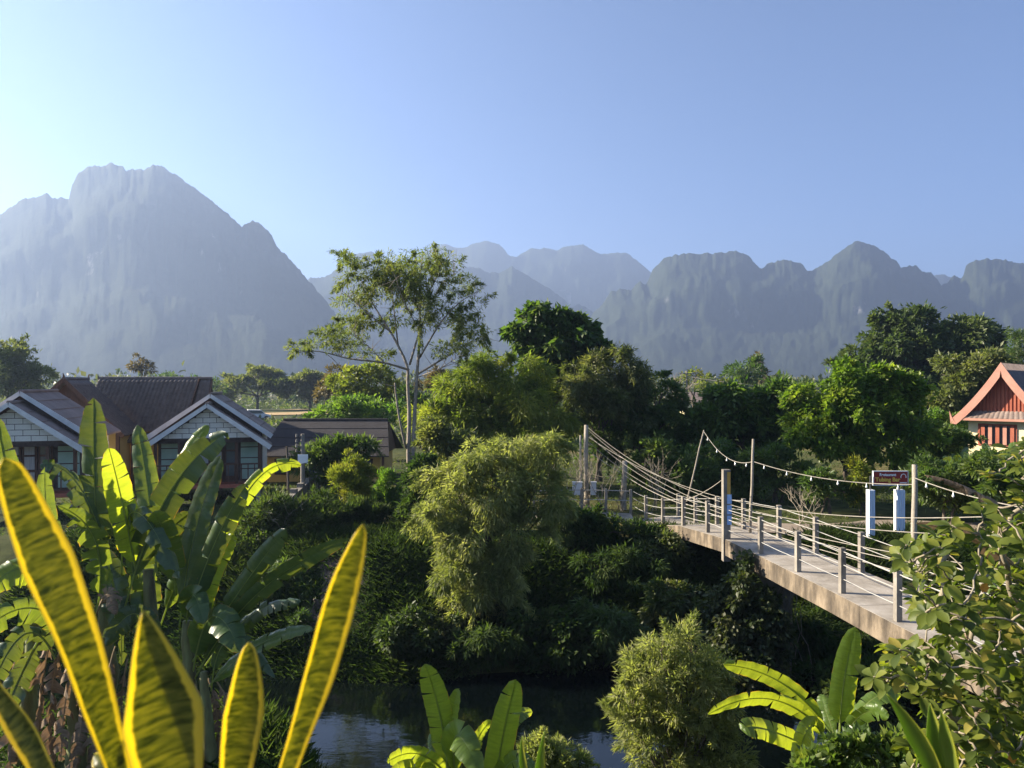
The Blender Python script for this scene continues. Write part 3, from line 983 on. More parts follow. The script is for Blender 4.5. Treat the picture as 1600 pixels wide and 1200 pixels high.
def temple_house():
    A = at(1564, 568, 38)
    rz = math.radians(-44)                    # gable faces the river and the sun
    base = np.array([A[0], A[1], GZ])
    e = empty('gable_house', base, 'cream house with sweeping salmon gable boards and red battened gable', 'house', None, rz)
    hz = A[2] - base[2]
    hw, fall = 2.15, 2.85
    ts = np.linspace(0, 1, 11)
    prof = [(hw * (.86 * t + .14 * t * t), -fall * (1 - (1 - t) ** 1.35)) for t in ts]
    prof = [(hw * t, -fall * (1.28 * t - .28 * t * t)) for t in ts]
    ln = 6.5
    for s in (-1, 1):
        # roof skin, tiled in strips following the sweep
        rows = []
        nu = 121
        u = np.linspace(0, ln, nu)
        V = []
        for k, (x, z) in enumerate(prof):
            for lift in (0.0, .05):
                wv = .03 * abs(np.sin(u / ln * 24 * math.pi))
                V.append(np.stack([np.full(nu, s * x), u, hz + z + wv + lift - .03], 1))
        V.append(np.stack([np.full(nu, s * prof[-1][0]), u, np.full(nu, hz + prof[-1][1] - .12)], 1))
        for k, (x, z) in list(enumerate(prof))[::-1]:
            V.append(np.stack([np.full(nu, s * x), u, np.full(nu, hz + z - .12)], 1))
        V = np.array(V); nr = len(V)
        i = np.arange(nr * nu).reshape(nr, nu)
        Fc = np.stack([i[:-1, :-1], i[:-1, 1:], i[1:, 1:], i[1:, :-1]], -1).reshape(-1, 4)
        link('roof_slope', np_mesh('roof_slope', V.reshape(-1, 3), Fc), M['tile'], e)
        mb = MB()
        poly = [(s * x, -.05, hz + z + .07) for x, z in prof]
        low = [(s * max(0, x - .16), -.05, hz + z - .34 + .06 * k / 10) for k, (x, z) in enumerate(prof)]
        for k in range(10):
            mb.prism([poly[k], poly[k + 1], low[k + 1], low[k]], (0, .09, 0))
        mb.build('bargeboard', M['salmon'], e)
        # upturned horn at the eave
        x, z = prof[-1]
        mb = MB()
        mb.prism([(s * (x - .16), -.055, hz + z - .28), (s * (x + .10), -.055, hz + z - .24), (s * (x + .16), -.055, hz + z + .42), (s * (x + .04), -.055, hz + z + .10)], (0, .10, 0))
        mb.build('horn', M['salmon'], e)
        sof = MB()
        for k in range(10):
            a, b = prof[k], prof[k + 1]
            sof.prism([(s * a[0], .06, hz + a[1] - .14), (s * b[0], .06, hz + b[1] - .14), (s * b[0], .9, hz + b[1] - .14), (s * a[0], .9, hz + a[1] - .14)], (0, 0, -.02))
        sof.build('soffit', M['soffit'], e)
        MB().box((min(s * 1.0, s * 1.9), .5, hz - 1.95 + .14), (max(s * 1.0, s * 1.9), .62, hz - 1.80 + .14)).build('purlin', M['white_paint'], e) if False else None
    # battened gable set back
    gy = .52
    gb = hz - 2.45
    zt = lambda x: hz - .2 - fall * (1.28 * (abs(x) / hw) - .28 * (abs(x) / hw) ** 2)
    xs = np.linspace(-1.5, 1.5, 19)
    g = MB(); g.prism([(-1.62, gy, gb), (1.62, gy, gb), (0, gy, zt(0))], (0, .08, 0)); go = g.build('gable', M['rust_red'], e)
    for x in xs:
        top = (1 - abs(x) / 1.62) * (zt(0) - gb) + gb - .03
        if top - gb > .1:
            MB().box((x - .045, gy - .05, gb), (x + .045, gy - .003, top)).build('slat', M['rust_red'], go)
    # purlin ends
    for s in (-1, 1):
        MB().box((s * 1.0 - .10, .1, zt(1.0) - .12), (s * 1.0 + .10, gy, zt(1.0) + .06)).build('purlin', M['white_paint'], e)
        MB().box((s * 1.8 - .10, .1, zt(1.8) - .10), (s * 1.8 + .10, gy + .1, zt(1.8) + .06)).build('purlin', M['white_paint'], e)
    # skirt roof below the gable
    tiled_slope('skirt_roof', (-1.66, gy - .02, gb + .02), (1.66, gy - .02, gb + .02), (-1.92, gy - .50, gb - .36), (1.92, gy - .50, gb - .36), e, M['brown_roof'], 17, 2, .04)
    MB().bar((-1.95, gy - .52, gb - .40), (1.95, gy - .52, gb - .40), .05, .12).build('fascia', M['salmon'], e)
    # walls and shuttered window
    MB().box((-1.55, gy - .04, 0), (1.55, ln - .3, gb - .10)).build('wall', M['cream_wall'], e)
    wy = gy - .04
    wn_ = MB()
    for a, b in (((-1.1, wy - .05, gb - 1.75), (-1.02, wy - .003, gb - .62)), ((.52, wy - .05, gb - 1.75), (.6, wy - .003, gb - .62)),
                 ((-1.02, wy - .05, gb - .70), (.52, wy - .003, gb - .62)), ((-1.02, wy - .05, gb - 1.75), (.52, wy - .003, gb - 1.67))):
        wn_.box(a, b)
    wo_ = wn_.build('window', M['rust_red'], e)
    MB().box((-1.02, wy - .012, gb - 1.67), (.52, wy - .004, gb - .70)).build('pane', M['glass'], wo_)
    for k in range(5):
        x = -.96 + k * .32
        MB().box((x, wy - .10, gb - 1.66), (x + .17, wy - .06, gb - .71)).build('shutter', M['salmon'] if k % 2 else M['rust_red'], wo_)


temple_house()


def far_house():
    b = gbase(1088, 118)
    e = empty('far_house', b, 'tiny pale house with grey roof far off beyond the dark trees', 'house')
    MB().box((-2.2, -1.6, 0), (2.2, 1.6, 2.6)).build('wall', M['cream_wall'], e)
    for s in (-1, 1):
        MB().prism([(-2.7, 0, 3.9), (2.7, 0, 3.9), (2.7, s * 2.2, 2.5), (-2.7, s * 2.2, 2.5)], (0, 0, -.1)).build('roof_slope', M['brown_roof'], e)
    for x in (-1.2, .5):
        MB().box((x, -1.66, .9), (x + .8, -1.602, 1.9)).build('window', M['glass'], e)


far_house()


def white_car():
    b = gbase(401, 108)
    e = empty('parked_car', b, 'small white vehicle parked at the edge of the straw coloured field', 'car', None, math.radians(25))
    prof = [(-1.9, .35), (1.9, .35), (1.95, .75), (1.1, .95), (.55, 1.5), (-1.2, 1.55), (-1.85, 1.0)]
    mb = MB(); mb.prism([(x, -.8, z) for x, z in prof], (0, 1.6, 0)); mb.build('body', M['white_paint'], e)
    for s in (-1, 1):
        MB().prism([(.95, s * .805, 1.0), (.5, s * .805, 1.42), (-1.1, s * .805, 1.46), (-1.6, s * .805, 1.0)], (0, s * .01, 0)).build('window', M['glass'], e)
        for x in (-1.2, 1.25):
            MB().tube([(x, s * .62, .33), (x, s * .84, .33)], .33, 14).build('wheel', M['tyre'], e)


white_car()

# ------------------------------------------------------------------ garden wall, pole
def garden_wall():
    p = gbase(447, 26.5); q = gbase(496, 34.5)
    p[2] = GZ - .25; q[2] = GZ - .25
    e = empty('garden_wall', p, 'weathered grey concrete garden wall with pillars running back beside the bungalow', 'wall')
    t = q - p; Lg = np.linalg.norm(t); t = t / Lg
    s = np.array([t[1], -t[0], 0])
    n = 5
    for k in range(n):
        a = t * (Lg * k / n + .12); b = t * (Lg * (k + 1) / n - .12)
        MB().bar(a + np.array([0, 0, .68]), b + np.array([0, 0, .68]), .10, 1.3).build('panel', M['concrete'], e)
        MB().bar(a + np.array([0, 0, 1.36]), b + np.array([0, 0, 1.36]), .2, .07).build('coping', M['concrete'], e)
    for k in range(n + 1):
        c = t * (Lg * k / n)
        MB().box((c[0] - .12, c[1] - .12, 0), (c[0] + .12, c[1] + .12, 1.55)).build('pillar', M['concrete'], e)


garden_wall()


def low_pole():
    b = gbase(473, 30); b[2] = GZ - .15
    e = empty('utility_pole', b, 'short concrete utility pole with insulators standing by the garden wall', 'pole')
    top = at(473, 678, 30)[2] - b[2]
    MB().tube([(0, 0, 0), (0, 0, top)], [.10, .075], 8).build('pole', M['concrete'], e)
    for k in range(4):
        z = top - .12 - k * .2
        o = MB().bar((0, -.02, z), (-.26, -.02, z + .02), .03, .03).build('bracket', M['dark_wire'], e)
        MB().tube([(-.24, -.02, z), (-.24, -.02, z + .12)], [.045, .03], 8).build('insulator', M['concrete'], o)
    MB().box((-.16, -.13, top - 1.16), (.24, -.105, top - .80)).build('notice', M['sign_white'], e)
    b2 = gbase(449, 28.5); b2[2] = GZ - .15
    e2 = empty('fence_post', b2, 'thin dark wooden post left of the concrete utility pole', 'post')
    MB().tube([(0, 0, 0), (.03, 0, 1.7), (-.02, 0, 3.0)], [.06, .05, .04], 7).build('post', M['bark'], e2)
    MB().tube([(0, 0, 2.3), (.3, .3, 2.25), (.55, .9, 2.3)], .015, 5).build('wire', M['dark_wire'], e2)


low_pole()

# ------------------------------------------------------------------ bridge
DL = np.array([[7.75, 7.6, .26], [7.35, 11.5, .22], [7.08, 14.0, .20], [6.88, 15.9, .20], [6.63, 17.7, .20], [6.38, 19.6, .20], [6.14, 21.6, .18],
               [5.67, 22.9, .10], [5.48, 24.8, -.05], [5.29, 26.8, -.40], [5.05, 28.9, -.62], [4.75, 30.6, -.62]])
DL[7:, 0] = [5.86, 5.56, 5.29, 5.05, 4.80]
DW = 1.55


def deck_at(y):
    return np.array([np.interp(y, DL[:, 1], DL[:, 0]), y, np.interp(y, DL[:, 1], DL[:, 2])])


def deck_side(y):
    a = deck_at(y - .3); b = deck_at(y + .3)
    t = nrm(b - a)
    return nrm(np.array([t[1], -t[0], 0.0]))


def bridge():
    e = empty('footbridge', deck_at(20) - np.array([0, 0, .2]), 'concrete footbridge with posts and white rails crossing the river', 'bridge')
    o0 = np.array(e.location)
    ys = np.arange(7.6, 30.61, .5)
    Lf = np.array([deck_at(y) for y in ys]); Sd = np.array([deck_side(y) for y in ys])
    Rt = Lf + Sd * DW

    def ribbon(name, A, B, z0, z1, mat, subdiv=1):
        V = np.concatenate([A + [0, 0, z1], B + [0, 0, z1], B + [0, 0, z0], A + [0, 0, z0]]) - o0
        n = len(A); fs = []
        for i in range(n - 1):
            for a, b in ((0, 1), (1, 2), (2, 3), (3, 0)):
                fs.append([a * n + i, b * n + i, b * n + i + 1, a * n + i + 1])
        mb = MB(); mb.add(V, fs + [[0, n, 2 * n, 3 * n], [4 * n - 1, 3 * n - 1, 2 * n - 1, n - 1]])
        return mb.build(name, mat, e)
    # deck is laid in bays with open joints
    cuts = [7.6, 11.6, 15.0, 18.3, 21.6, 24.8, 28.0, 30.6]
    for a, b in zip(cuts[:-1], cuts[1:]):
        yy = np.linspace(a + .008, b - .008, 7)
        A = np.array([deck_at(y) - deck_side(y) * .08 for y in yy]); B = np.array([deck_at(y) + deck_side(y) * (DW + .08) for y in yy])
        ribbon('deck_slab', A, B, -.16, 0, M['deck'])
        for off in (-.085, DW - .075):
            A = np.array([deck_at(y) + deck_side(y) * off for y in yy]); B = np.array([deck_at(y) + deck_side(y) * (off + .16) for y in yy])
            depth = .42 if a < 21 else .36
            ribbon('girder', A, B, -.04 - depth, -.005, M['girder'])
    # edge posts with rails through them
    postsL = [12.2, 14.0, 15.9, 17.7, 19.6, 22.9, 24.8, 26.8, 28.9]
    postsR = [12.0, 13.6, 15.4, 17.4, 19.4, 21.4, 23.4, 25.4, 27.4, 29.2]
    hp = .95
    for side, ps in ((0.02, postsL), (DW - .12, postsR)):
        for y in ps:
            c = deck_at(y) + deck_side(y) * side - o0
            s = deck_side(y); t = np.array([-s[1], s[0], 0])
            mb = MB()
            P = [c + t * a + s * b for a, b in ((-.055, 0), (.055, 0), (.055, .11), (-.055, .11))]
            P = [p + np.array([0, 0, .002]) for p in P]
            mb.prism(P, (0, 0, hp)); mb.build('post', M['concrete'], e)
        for h in (.30, .60, .88):
            yy = sorted(ps + [8.4, 10.2] + ([30.4] if side < .5 else [30.4]))
            pts = np.array([deck_at(y) + deck_side(y) * (side + .055) + np.array([0, 0, h]) for y in yy]) - o0
            mid = []
            for i in range(len(pts) - 1):
                mid.append(pts[i]); mid.append((pts[i] + pts[i + 1]) / 2 - np.array([0, 0, .012]))
            mid.append(pts[-1])
            MB().tube(mid, .0095, 6).build('rail', M['steel'], e)
    # pier with splayed head, second pier, abutment
    for y, lab in ((19.9, 1), (24.9, 0)):
        c = deck_at(y) + deck_side(y) * DW / 2 - o0
        zb = H(c[0] + o0[0], y) - .8 - o0[2]
        s = deck_side(y); t = np.array([-s[1], s[0], 0])
        mb = MB()
        top = deck_at(y)[2] - .47 - o0[2]
        mb.prism([c + s * a + t * (-.2) + np.array([0, 0, z - c[2]]) for a, z in ((-.62, top), (.62, top), (.62, top - .12), (.2, top - .75), (.2, zb), (-.2, zb), (-.2, top - .75), (-.62, top - .12))], t * .4)
        mb.build('pier', M['concrete'], e)
    c = deck_at(9.4) + deck_side(9.4) * DW / 2 - o0
    MB().box((c[0] - 1.1, c[1] - 1.6, -6.0), (c[0] + 1.1, c[1] + 1.3, -.42 + .2)).build('abutment', M['concrete'], e)
    # tall painted post with paper notices
    c = deck_at(21.6) + deck_side(21.6) * (-.02) - o0
    s = deck_side(21.6)
    tp = MB(); tp.box((c[0] - .10, c[1] - .11, -.45), (c[0] + .10, c[1] + .11, 2.16)); to = tp.build('tall_post', M['concrete'], e)
    MB().box((c[0] + .0, c[1] - .118, 1.20), (c[0] + .095, c[1] - .1105, 2.10)).build('painted_panel', M['post_yellow'], to)
    for k in range(3):
        MB().box((c[0] - .005, c[1] - .128, .72 + k * .30 - .12), (c[0] + .125, c[1] - .119, .98 + k * .30 - .12)).build('notice', M['poster_blue'], to)
    return e


bridge()

# the side path that leaves the far end of the bridge towards the poles
X = np.linspace(.2, 4.6, 24)
pth = []
pa = np.stack([X, 28.2 + .5 * np.sin(X * .6), X * 0 - .52], 1); pb = pa + np.array([.1, 1.5, 0])
mb = MB(); n = len(X)
V = np.concatenate([pa, pb, pb - [0, 0, .35], pa - [0, 0, .35]])
fs = []
for i in range(n - 1):
    for a, b in ((0, 1), (1, 2), (2, 3), (3, 0)):
        fs.append([a * n + i, b * n + i, b * n + i + 1, a * n + i + 1])
mb.add(V, fs)
o = mb.build('side_path', M['deck']); tag(o, kind='structure')
e = empty('path_railing', pa[12], 'grey railing along the side path left of the bridge end', 'railing')
for i in range(3, 24, 5):
    c = pb[i] - pa[12]
    MB().box((c[0] - .05, c[1] - .05, -.05), (c[0] + .05, c[1] + .05, .95)).build('post', M['concrete'], e)
for h in (.5, .88):
    MB().tube([pb[i] - pa[12] + np.array([0, 0, h]) for i in range(0, 24)], .016, 6).build('rail', M['steel'], e)

# ------------------------------------------------------------------ cable poles, cables, string lights, sign
PT = {}


def cable_pole(px, top, d, label, lean=0, r=.11):
    b = gbase(px, d)
    tp = at(px + lean, top, d)
    e = empty('cable_pole', b, label, 'pole')
    rs = RS(int(px))
    P, R = limb((0, 0, -.3), tp - b, r, r * .8, rs, 6, 0, .01)
    MB().tube(P, R, 9).build('pole', M['wood_grey'], e, True)
    # creepers wound round it
    mb = MB()
    for k in range(7):
        t = np.linspace(0, rs.uniform(.4, .85), 14)
        a = rs.uniform(0, 6.3) + t * rs.uniform(3, 8)
        rr = r * 1.15 + rs.uniform(0, .14)
        c = (tp - b)[None, :] * t[:, None]
        mb.tube(c + np.stack([np.cos(a) * rr, np.sin(a) * rr, t * 0], 1) + rs.normal(size=(14, 3)) * .04, .014, 4)
    mb.build('dead_vine', M['twig'], e)
    return e, tp


ep, PT['a'] = cable_pole(916, 664, 31.5, 'tall weathered wooden pole anchoring the bridge cables')
ep2, PT['b'] = cable_pole(974, 720, 31.0, 'vine wrapped stump of a pole beside the far end of the bridge', 2, .13)
ep3, PT['c'] = cable_pole(909, 680, 30.9, 'thin leaning pole with two pale electric boxes', -2, .05)
ob = np.array(ep3.location)
for px in (902, 927):
    c = at(px, 763, 30.8) - ob
    w = .19 if px == 902 else .11
    bx = MB().box((c[0] - w, c[1] - .1, c[2] - .26), (c[0] + w, c[1] + .1, c[2] + .24)).build('electric_box', M['box_grey'], ep3)
    MB().box((c[0] - w - .02, c[1] - .13, c[2] + .242), (c[0] + w + .02, c[1] + .12, c[2] + .27)).build('lid', M['box_grey'], bx)


def cable(name, pts, r, mat, label, sag=0, group=None, cat='cable'):
    pts = [np.asarray(p, float) for p in pts]
    out = []
    for a, b in zip(pts[:-1], pts[1:]):
        for t in np.linspace(0, 1, 13)[:-1]:
            p = a * (1 - t) + b * t
            p = p - np.array([0, 0, sag * 4 * t * (1 - t) * np.linalg.norm(b - a)])
            out.append(p)
    out.append(pts[-1])
    o0 = out[0]
    mb = MB(); mb.tube(np.array(out) - o0, r, 6)
    o = mb.build(name, mat, None, False, o0)
    return tag(o, label, cat, group)


def pole(name, px, top, bot, d, label, lean=0, r=.035, mat='wood_grey'):
    b = at(px, bot, d); t = at(px + lean, top, d)
    o = MB().tube([(0, 0, 0), *(((t - b) * k / 4 + np.array([.012 * math.sin(k * 2.1 + px), 0, 0])) for k in (1, 2, 3)), t - b], [r, r * .95, r * .9, r * .85, r * .8], 8).build(name, M[mat], None, True, b)
    tag(o, label, 'pole')
    return t


T1 = pole('bamboo_pole', 1073, 672, 784, 25.6, 'thin leaning bamboo pole holding the string lights above the bridge', 27, .028)
T2 = pole('light_pole', 1172, 686, 832, 21.9, 'slim upright pole on the far rail behind the painted post', 5, .045)
T3 = pole('light_pole', 1428, 726, 902, 17.2, 'pale upright pole near the red restaurant sign', 1, .07)
T4 = at(1640, 800, 11.5)
# main cables sweep from the tall pole down past the far rail to the near end
ends = [(1700, 838, 11.0), (1700, 905, 11.0), (1680, 930, 10.8), (1680, 800, 11.2), (1660, 960, 10.6)]
mids = [(1120, 782, 23.5), (1110, 790, 24.0), (1085, 786, 25.0), (1130, 778, 22.6), (1060, 782, 26.5)]
for k in range(5):
    a = PT['a'] + np.array([.05 * (k % 2), 0, -.05 - .14 * k])
    m_ = at(*mids[k]); z = at(*ends[k])
    pts = []
    # quadratic through the three points
    for t in np.linspace(0, 1, 30):
        l0 = 2 * (t - .5) * (t - 1); l1 = 4 * t * (1 - t); l2 = 2 * t * (t - .5)
        tm = t
        pts.append(a * (1 - t) ** 2 + (2 * m_ - .5 * a - .5 * z) * 2 * t * (1 - t) + z * t * t)
    o0 = pts[0]
    o = MB().tube(np.array(pts) - o0, .0085, 5).build('bridge_cable', M['wire'], None, False, o0)
    tag(o, ['topmost', 'second', 'third', 'fourth', 'lowest'][k] + ' of the pale sagging cables where they leave the tall wooden pole', 'cable', 'cables sweeping down along the bridge')
cable('guy_wire', [PT['a'] - [0, 0, 1.0], at(975, 742, 31), at(1070, 789, 26)], .014, M['wire'], 'thin lower wire from the cable pole to the bridge rail', .02)
cable('guy_wire', [at(1133, 746, 21.6), at(1060, 783, 25.5)], .012, M['wire'], 'short slanting wire between painted post and bamboo pole', .03)


def string_light(a, b, sag, nb, label):
    a = np.asarray(a, float); b = np.asarray(b, float)
    e = empty('string_light', a, label, 'string lights', 'string lights beside the bridge')
    P = []
    for t in np.linspace(0, 1, 25):
        P.append((b - a) * t - np.array([0, 0, sag * 4 * t * (1 - t)]))
    MB().tube(P, .009, 5).build('wire', M['wire'], e)
    for k in range(nb):
        p = P[int((k + .5) / nb * 24)]
        bl = MB().tube([p, p - [0, 0, .05], p - [0, 0, .065], p - [0, 0, .095], p - [0, 0, .12]], [.008, .010, .018, .027, .012], 8).build('bulb', M['bulb'], e, True)


string_light(T1 - [0, 0, .05], T2 - [0, 0, .65], .38, 5, 'string of white bulbs between the leaning bamboo pole and the slim pole')
string_light(T2 - [0, 0, .65], T3 - [0, 0, .45], .18, 6, 'string of white bulbs running to the pale pole by the red sign')
string_light(T3 - [0, 0, .3], T4, .08, 4, 'string of white bulbs running from the pale pole into the shrub')


def sign():
    d = 25.0
    b = gbase(1385, d)
    e = empty('restaurant_sign', b, 'red board reading Restaurant Tubing Bar on two blue-white striped posts', 'sign')
    gz = b[2]
    for px in (1360, 1405):
        t = at(px, 765, d) - b
        w = .10 if px == 1360 else .135
        o = MB().box((t[0] - w, -.10, -.1), (t[0] + w, .10, t[2])).build('post', M['white_paint'], e)
        for k in range(4):
            x = t[0] - w + (k + .25) * w / 2
            MB().box((x, -.125, -.05), (x + w * .32, -.102, t[2] - .01)).build('stripe', M['blue_white'], o)
        MB().tube([(t[0], 0, t[2]), (t[0], 0, t[2] + .45)], .025, 6).build('bracket', M['dark_wire'], e)
    c = at(1391, 747, d) - b
    bw, bh = .56, .215
    bo = MB().box((c[0] - bw, -.03, c[2] - bh), (c[0] + bw, .03, c[2] + bh)).build('board', M['sign_red'], e)
    fr = MB()
    for a in (((c[0] - bw - .02, -.045, c[2] + bh), (c[0] + bw + .02, .04, c[2] + bh + .025)), ((c[0] - bw - .02, -.045, c[2] - bh - .03), (c[0] + bw + .02, .04, c[2] - bh)),
              ((c[0] + bw, -.045, c[2] - bh), (c[0] + bw + .02, .04, c[2] + bh)), ((c[0] - bw - .02, -.045, c[2] - bh), (c[0] - bw, .04, c[2] + bh))):
        fr.box(*a)
    fr.build('frame', M['box_grey'], bo)
    for txt, size, x, z, mt in (('Restaurant', .125, -.10, .075, 'sign_white'), ('Tubing Bar', .185, -.10, -.105, 'sign_yellow'), ('bar & food', .06, .40, -.17, 'sign_white')):
        if txt == 'bar & food':
            continue
        cu = bpy.data.curves.new('lettering', 'FONT')
        cu.body = txt; cu.size = size; cu.align_x = 'CENTER'; cu.extrude = .004; cu.offset = .004
        tmp = bpy.data.objects.new('tmp', cu)
        me = bpy.data.meshes.new_from_object(tmp)
        bpy.data.objects.remove(tmp)
        me.materials.clear(); me.materials.append(M[mt])
        to = link('lettering', me)
        to.parent = bo; to.location = (c[0] + x, -.037, c[2] + z); to.rotation_euler = (math.radians(90), 0, 0)
    em = MB()
    P = [(c[0] + .42 + .085 * math.cos(a), -.034, c[2] + .04 + .10 * math.sin(a)) for a in np.linspace(-.3, 3.5, 12)]
    em.tube(P, .012, 5)
    em.build('emblem', M['sign_white'], bo)
    MB().box((c[0] + .30, -.036, c[2] - .165), (c[0] + .53, -.0305, c[2] - .135)).build('small_print', M['sign_white'], bo)


sign()

# far power pole and its line across the valley
b = gbase(1073, 95)
e = empty('power_pole', b, 'distant power pole with crossarm standing before the blue mountain', 'pole')
tp = at(1073, 580, 95) - b
MB().tube([(0, 0, 0), tp], [.16, .11], 7).build('pole', M['concrete'], e)
MB().bar(tp + np.array([-.9, 0, -.3]), tp + np.array([.9, 0, -.3]), .12, .12).build('crossarm', M['concrete'], e)
cable('power_line', [at(1073, 588, 95), at(1160, 600, 92), at(1260, 612, 90), at(1420, 616, 88)], .035, M['wire'], 'pale power line running right from the distant pole', .01, None, 'cable')

# ------------------------------------------------------------------ trees and bushes of the far bank
def veg(name, label, cat, px, d, lobes, n, L, W, mat, seed, base_d=None, **kw):
    lb = [plobe(l[0], l[1], d + (l[4] if len(l) > 4 else 0), l[2], l[3], l[5] if len(l) > 5 else None) for l in lobes]
    b = gbase(px, base_d or d)
    return tree(name, label, cat, b, lb, n, L, W, mat, seed, **kw)


def tall_tree():
    d = 36.0
    b = gbase(640, d)
    e = empty('tall_tree', b, 'tall airy tree with pale branching trunk and feathery crown', 'tree')
    rs = RS(5)
    mb = MB()

    def run(pts, r0, r1, dz=0.0):
        P = np.array([at(p[0], p[1], d + (p[2] if len(p) > 2 else 0)) for p in pts]) - b
        # resample smoothly
        t = np.linspace(0, len(P) - 1, len(P) * 3)
        Q = np.stack([np.interp(t, np.arange(len(P)), P[:, k]) for k in range(3)], 1)
        Q[1:-1] = (Q[:-2] + 2 * Q[1:-1] + Q[2:]) / 4
        mb.tube(Q, np.linspace(r0, r1, len(Q)) * .72, 8)
        return Q
    ends = []
    runs = [([(640, 780), (638, 700), (640, 650), (637, 600), (638, 572), (612, 520, .3), (585, 480, .6), (560, 430, .8)], .17, .03),
            ([(644, 780), (646, 700), (648, 640), (652, 580), (657, 510, -.3), (655, 450, -.5), (660, 402, -.6)], .17, .03),
            ([(639, 578), (600, 566, -.8), (545, 561, -1.6), (500, 548, -2), (466, 550, -2.3)], .08, .015),
            ([(652, 585), (700, 556, .8), (740, 532, 1.2), (764, 520, 1.4)], .075, .012),
            ([(655, 560), (690, 500, -.9), (720, 470, -1.5), (748, 455, -1.8)], .07, .012),
            ([(640, 570), (657, 512, .7), (690, 440, 1.3), (716, 425, 1.6)], .08, .012),
            ([(612, 520, .3), (575, 490, -.5), (535, 455, -1.0)], .06, .012),
            ([(622, 540, .2), (615, 480, 1.2), (610, 420, 1.8)], .06, .012),
            ([(657, 520, -.3), (630, 470, -1.4), (615, 425, -2.0)], .05, .012),
            ([(655, 480, -.4), (680, 440, -1.2), (690, 408, -1.8)], .05, .01),
            ([(652, 590), (690, 575, -1), (720, 555, -1.6)], .04, .01),
            ([(600, 566, -.8), (575, 540, -1.2), (548, 522, -1.6)], .04, .01),
            ([(634, 700), (624, 655, -.6), (618, 612, -.8), (617, 598, -.8)], .08, .05),
            ([(617, 604, -.8), (590, 598, -1.0)], .03, .012)]
    twigs = []
    for pts, a, c in runs:
        Q = run(pts, a, c)
        if a < .1 and pts[-1][1] < 570:
            for k in range(10):
                q = Q[rs.randint(len(Q) // 3, len(Q))]
                v = nrm(rs.normal(size=3) + np.array([0, 0, .5])) * rs.uniform(.5, 1.3)
                P, R = limb(q, q + v, .018, .005, rs, 4)
                mb.tube(P, R, 4)
    mb.build('trunk', M['bark_pale'], e, True)
    lob = [(560, 432, 34, 26), (600, 415, 34, 26), (640, 412, 30, 24), (672, 402, 24, 22), (695, 425, 36, 24), (722, 450, 30, 20), (725, 490, 34, 22), (742, 520, 26, 14),
           (548, 478, 24, 18), (580, 462, 34, 20), (630, 450, 40, 20), (680, 470, 36, 20), (548, 510, 24, 14), (700, 510, 30, 14),
           (505, 538, 34, 12), (472, 548, 16, 8), (535, 530, 24, 10), (585, 555, 20, 9), (540, 405, 14, 12), (615, 440, 40, 22), (655, 430, 40, 24), (690, 545, 22, 10), (570, 500, 22, 12), (610, 500, 26, 10), (660, 500, 26, 12), (725, 540, 20, 9), (520, 520, 20, 9), (545, 545, 26, 8), (640, 475, 40, 14)]
    L_ = []
    for k, l in enumerate(lob):
        w = plobe(l[0], l[1], d + (-2 if l[0] < 545 and l[1] > 515 else rs.uniform(-1.6, 1.6)), l[2], l[3], 1.0)
        L_.append(w)
    L_ = np.array(L_); L_[:, :3] -= b
    crown('crown', L_, 34000, .20, .045, leafmat('lf_tall', [(.06, .08, .022), (.10, .12, .036), (.16, .165, .055)], .42), 77, e, cl=.19, droop=.5, up=.8, shell=.05, flat=.75, spray=.5, sag=.3)


tall_tree()

veg('broadleaf_tree', 'big leaved dark tree rising highest in the thicket at centre', 'tree', 860, 42,
    [(818, 500, 17, 15), (838, 490, 16, 14), (865, 505, 20, 16), (882, 496, 10, 12), (905, 505, 10, 13), (922, 522, 10, 11), (942, 545, 8, 8), (806, 522, 15, 12), (840, 525, 36, 22), (885, 535, 32, 22), (928, 560, 14, 10), (868, 560, 44, 28), (880, 595, 55, 36)], 15000, .42, .24, 'lf_mid', 101,
    trunk_r=.22, cl=.30, droop=.9, up=.3, per=14, shell=.35)
veg('bamboo_clump', 'feathery yellow-green bamboo clump left of the big leaved tree', 'bamboo', 770, 38,
    [(770, 570, 32, 18), (800, 585, 42, 30), (745, 600, 40, 28), (700, 625, 36, 28), (735, 650, 52, 36), (800, 640, 60, 42), (690, 660, 40, 30), (850, 640, 45, 40), (760, 690, 60, 34), (830, 690, 55, 34)], 46000, .34, .055,
    leafmat('lf_bamboo', [(.06, .09, .016), (.12, .155, .026), (.21, .215, .04)], .46), 102, trunk_r=.09, stems=5, cl=.34, spray=.35, sag=.6, droop=.7, up=.4, per=40, shell=.35, fork=.2)
veg('bamboo_clump', 'dark olive bamboo clump with arching tips right of the big leaved tree', 'bamboo', 935, 40,
    [(930, 590, 44, 36), (960, 575, 28, 20), (965, 548, 16, 7), (985, 546, 8, 4), (985, 610, 30, 26), (920, 640, 55, 45), (970, 640, 45, 36), (900, 610, 36, 34)], 30000, .32, .055, 'lf_olive', 103,
    trunk_r=.08, stems=4, cl=.30, spray=.4, sag=.5, droop=.6, up=.4, per=36, shell=.35, fork=.2)
veg('dark_tree', 'dark rounded tree behind the cable poles', 'tree', 1000, 41,
    [(1000, 640, 44, 40), (1035, 625, 32, 34), (960, 670, 50, 40), (1045, 670, 36, 40), (1000, 700, 60, 34)], 26000, .24, .10, 'lf_dark', 104, trunk_r=.2, cl=.3)
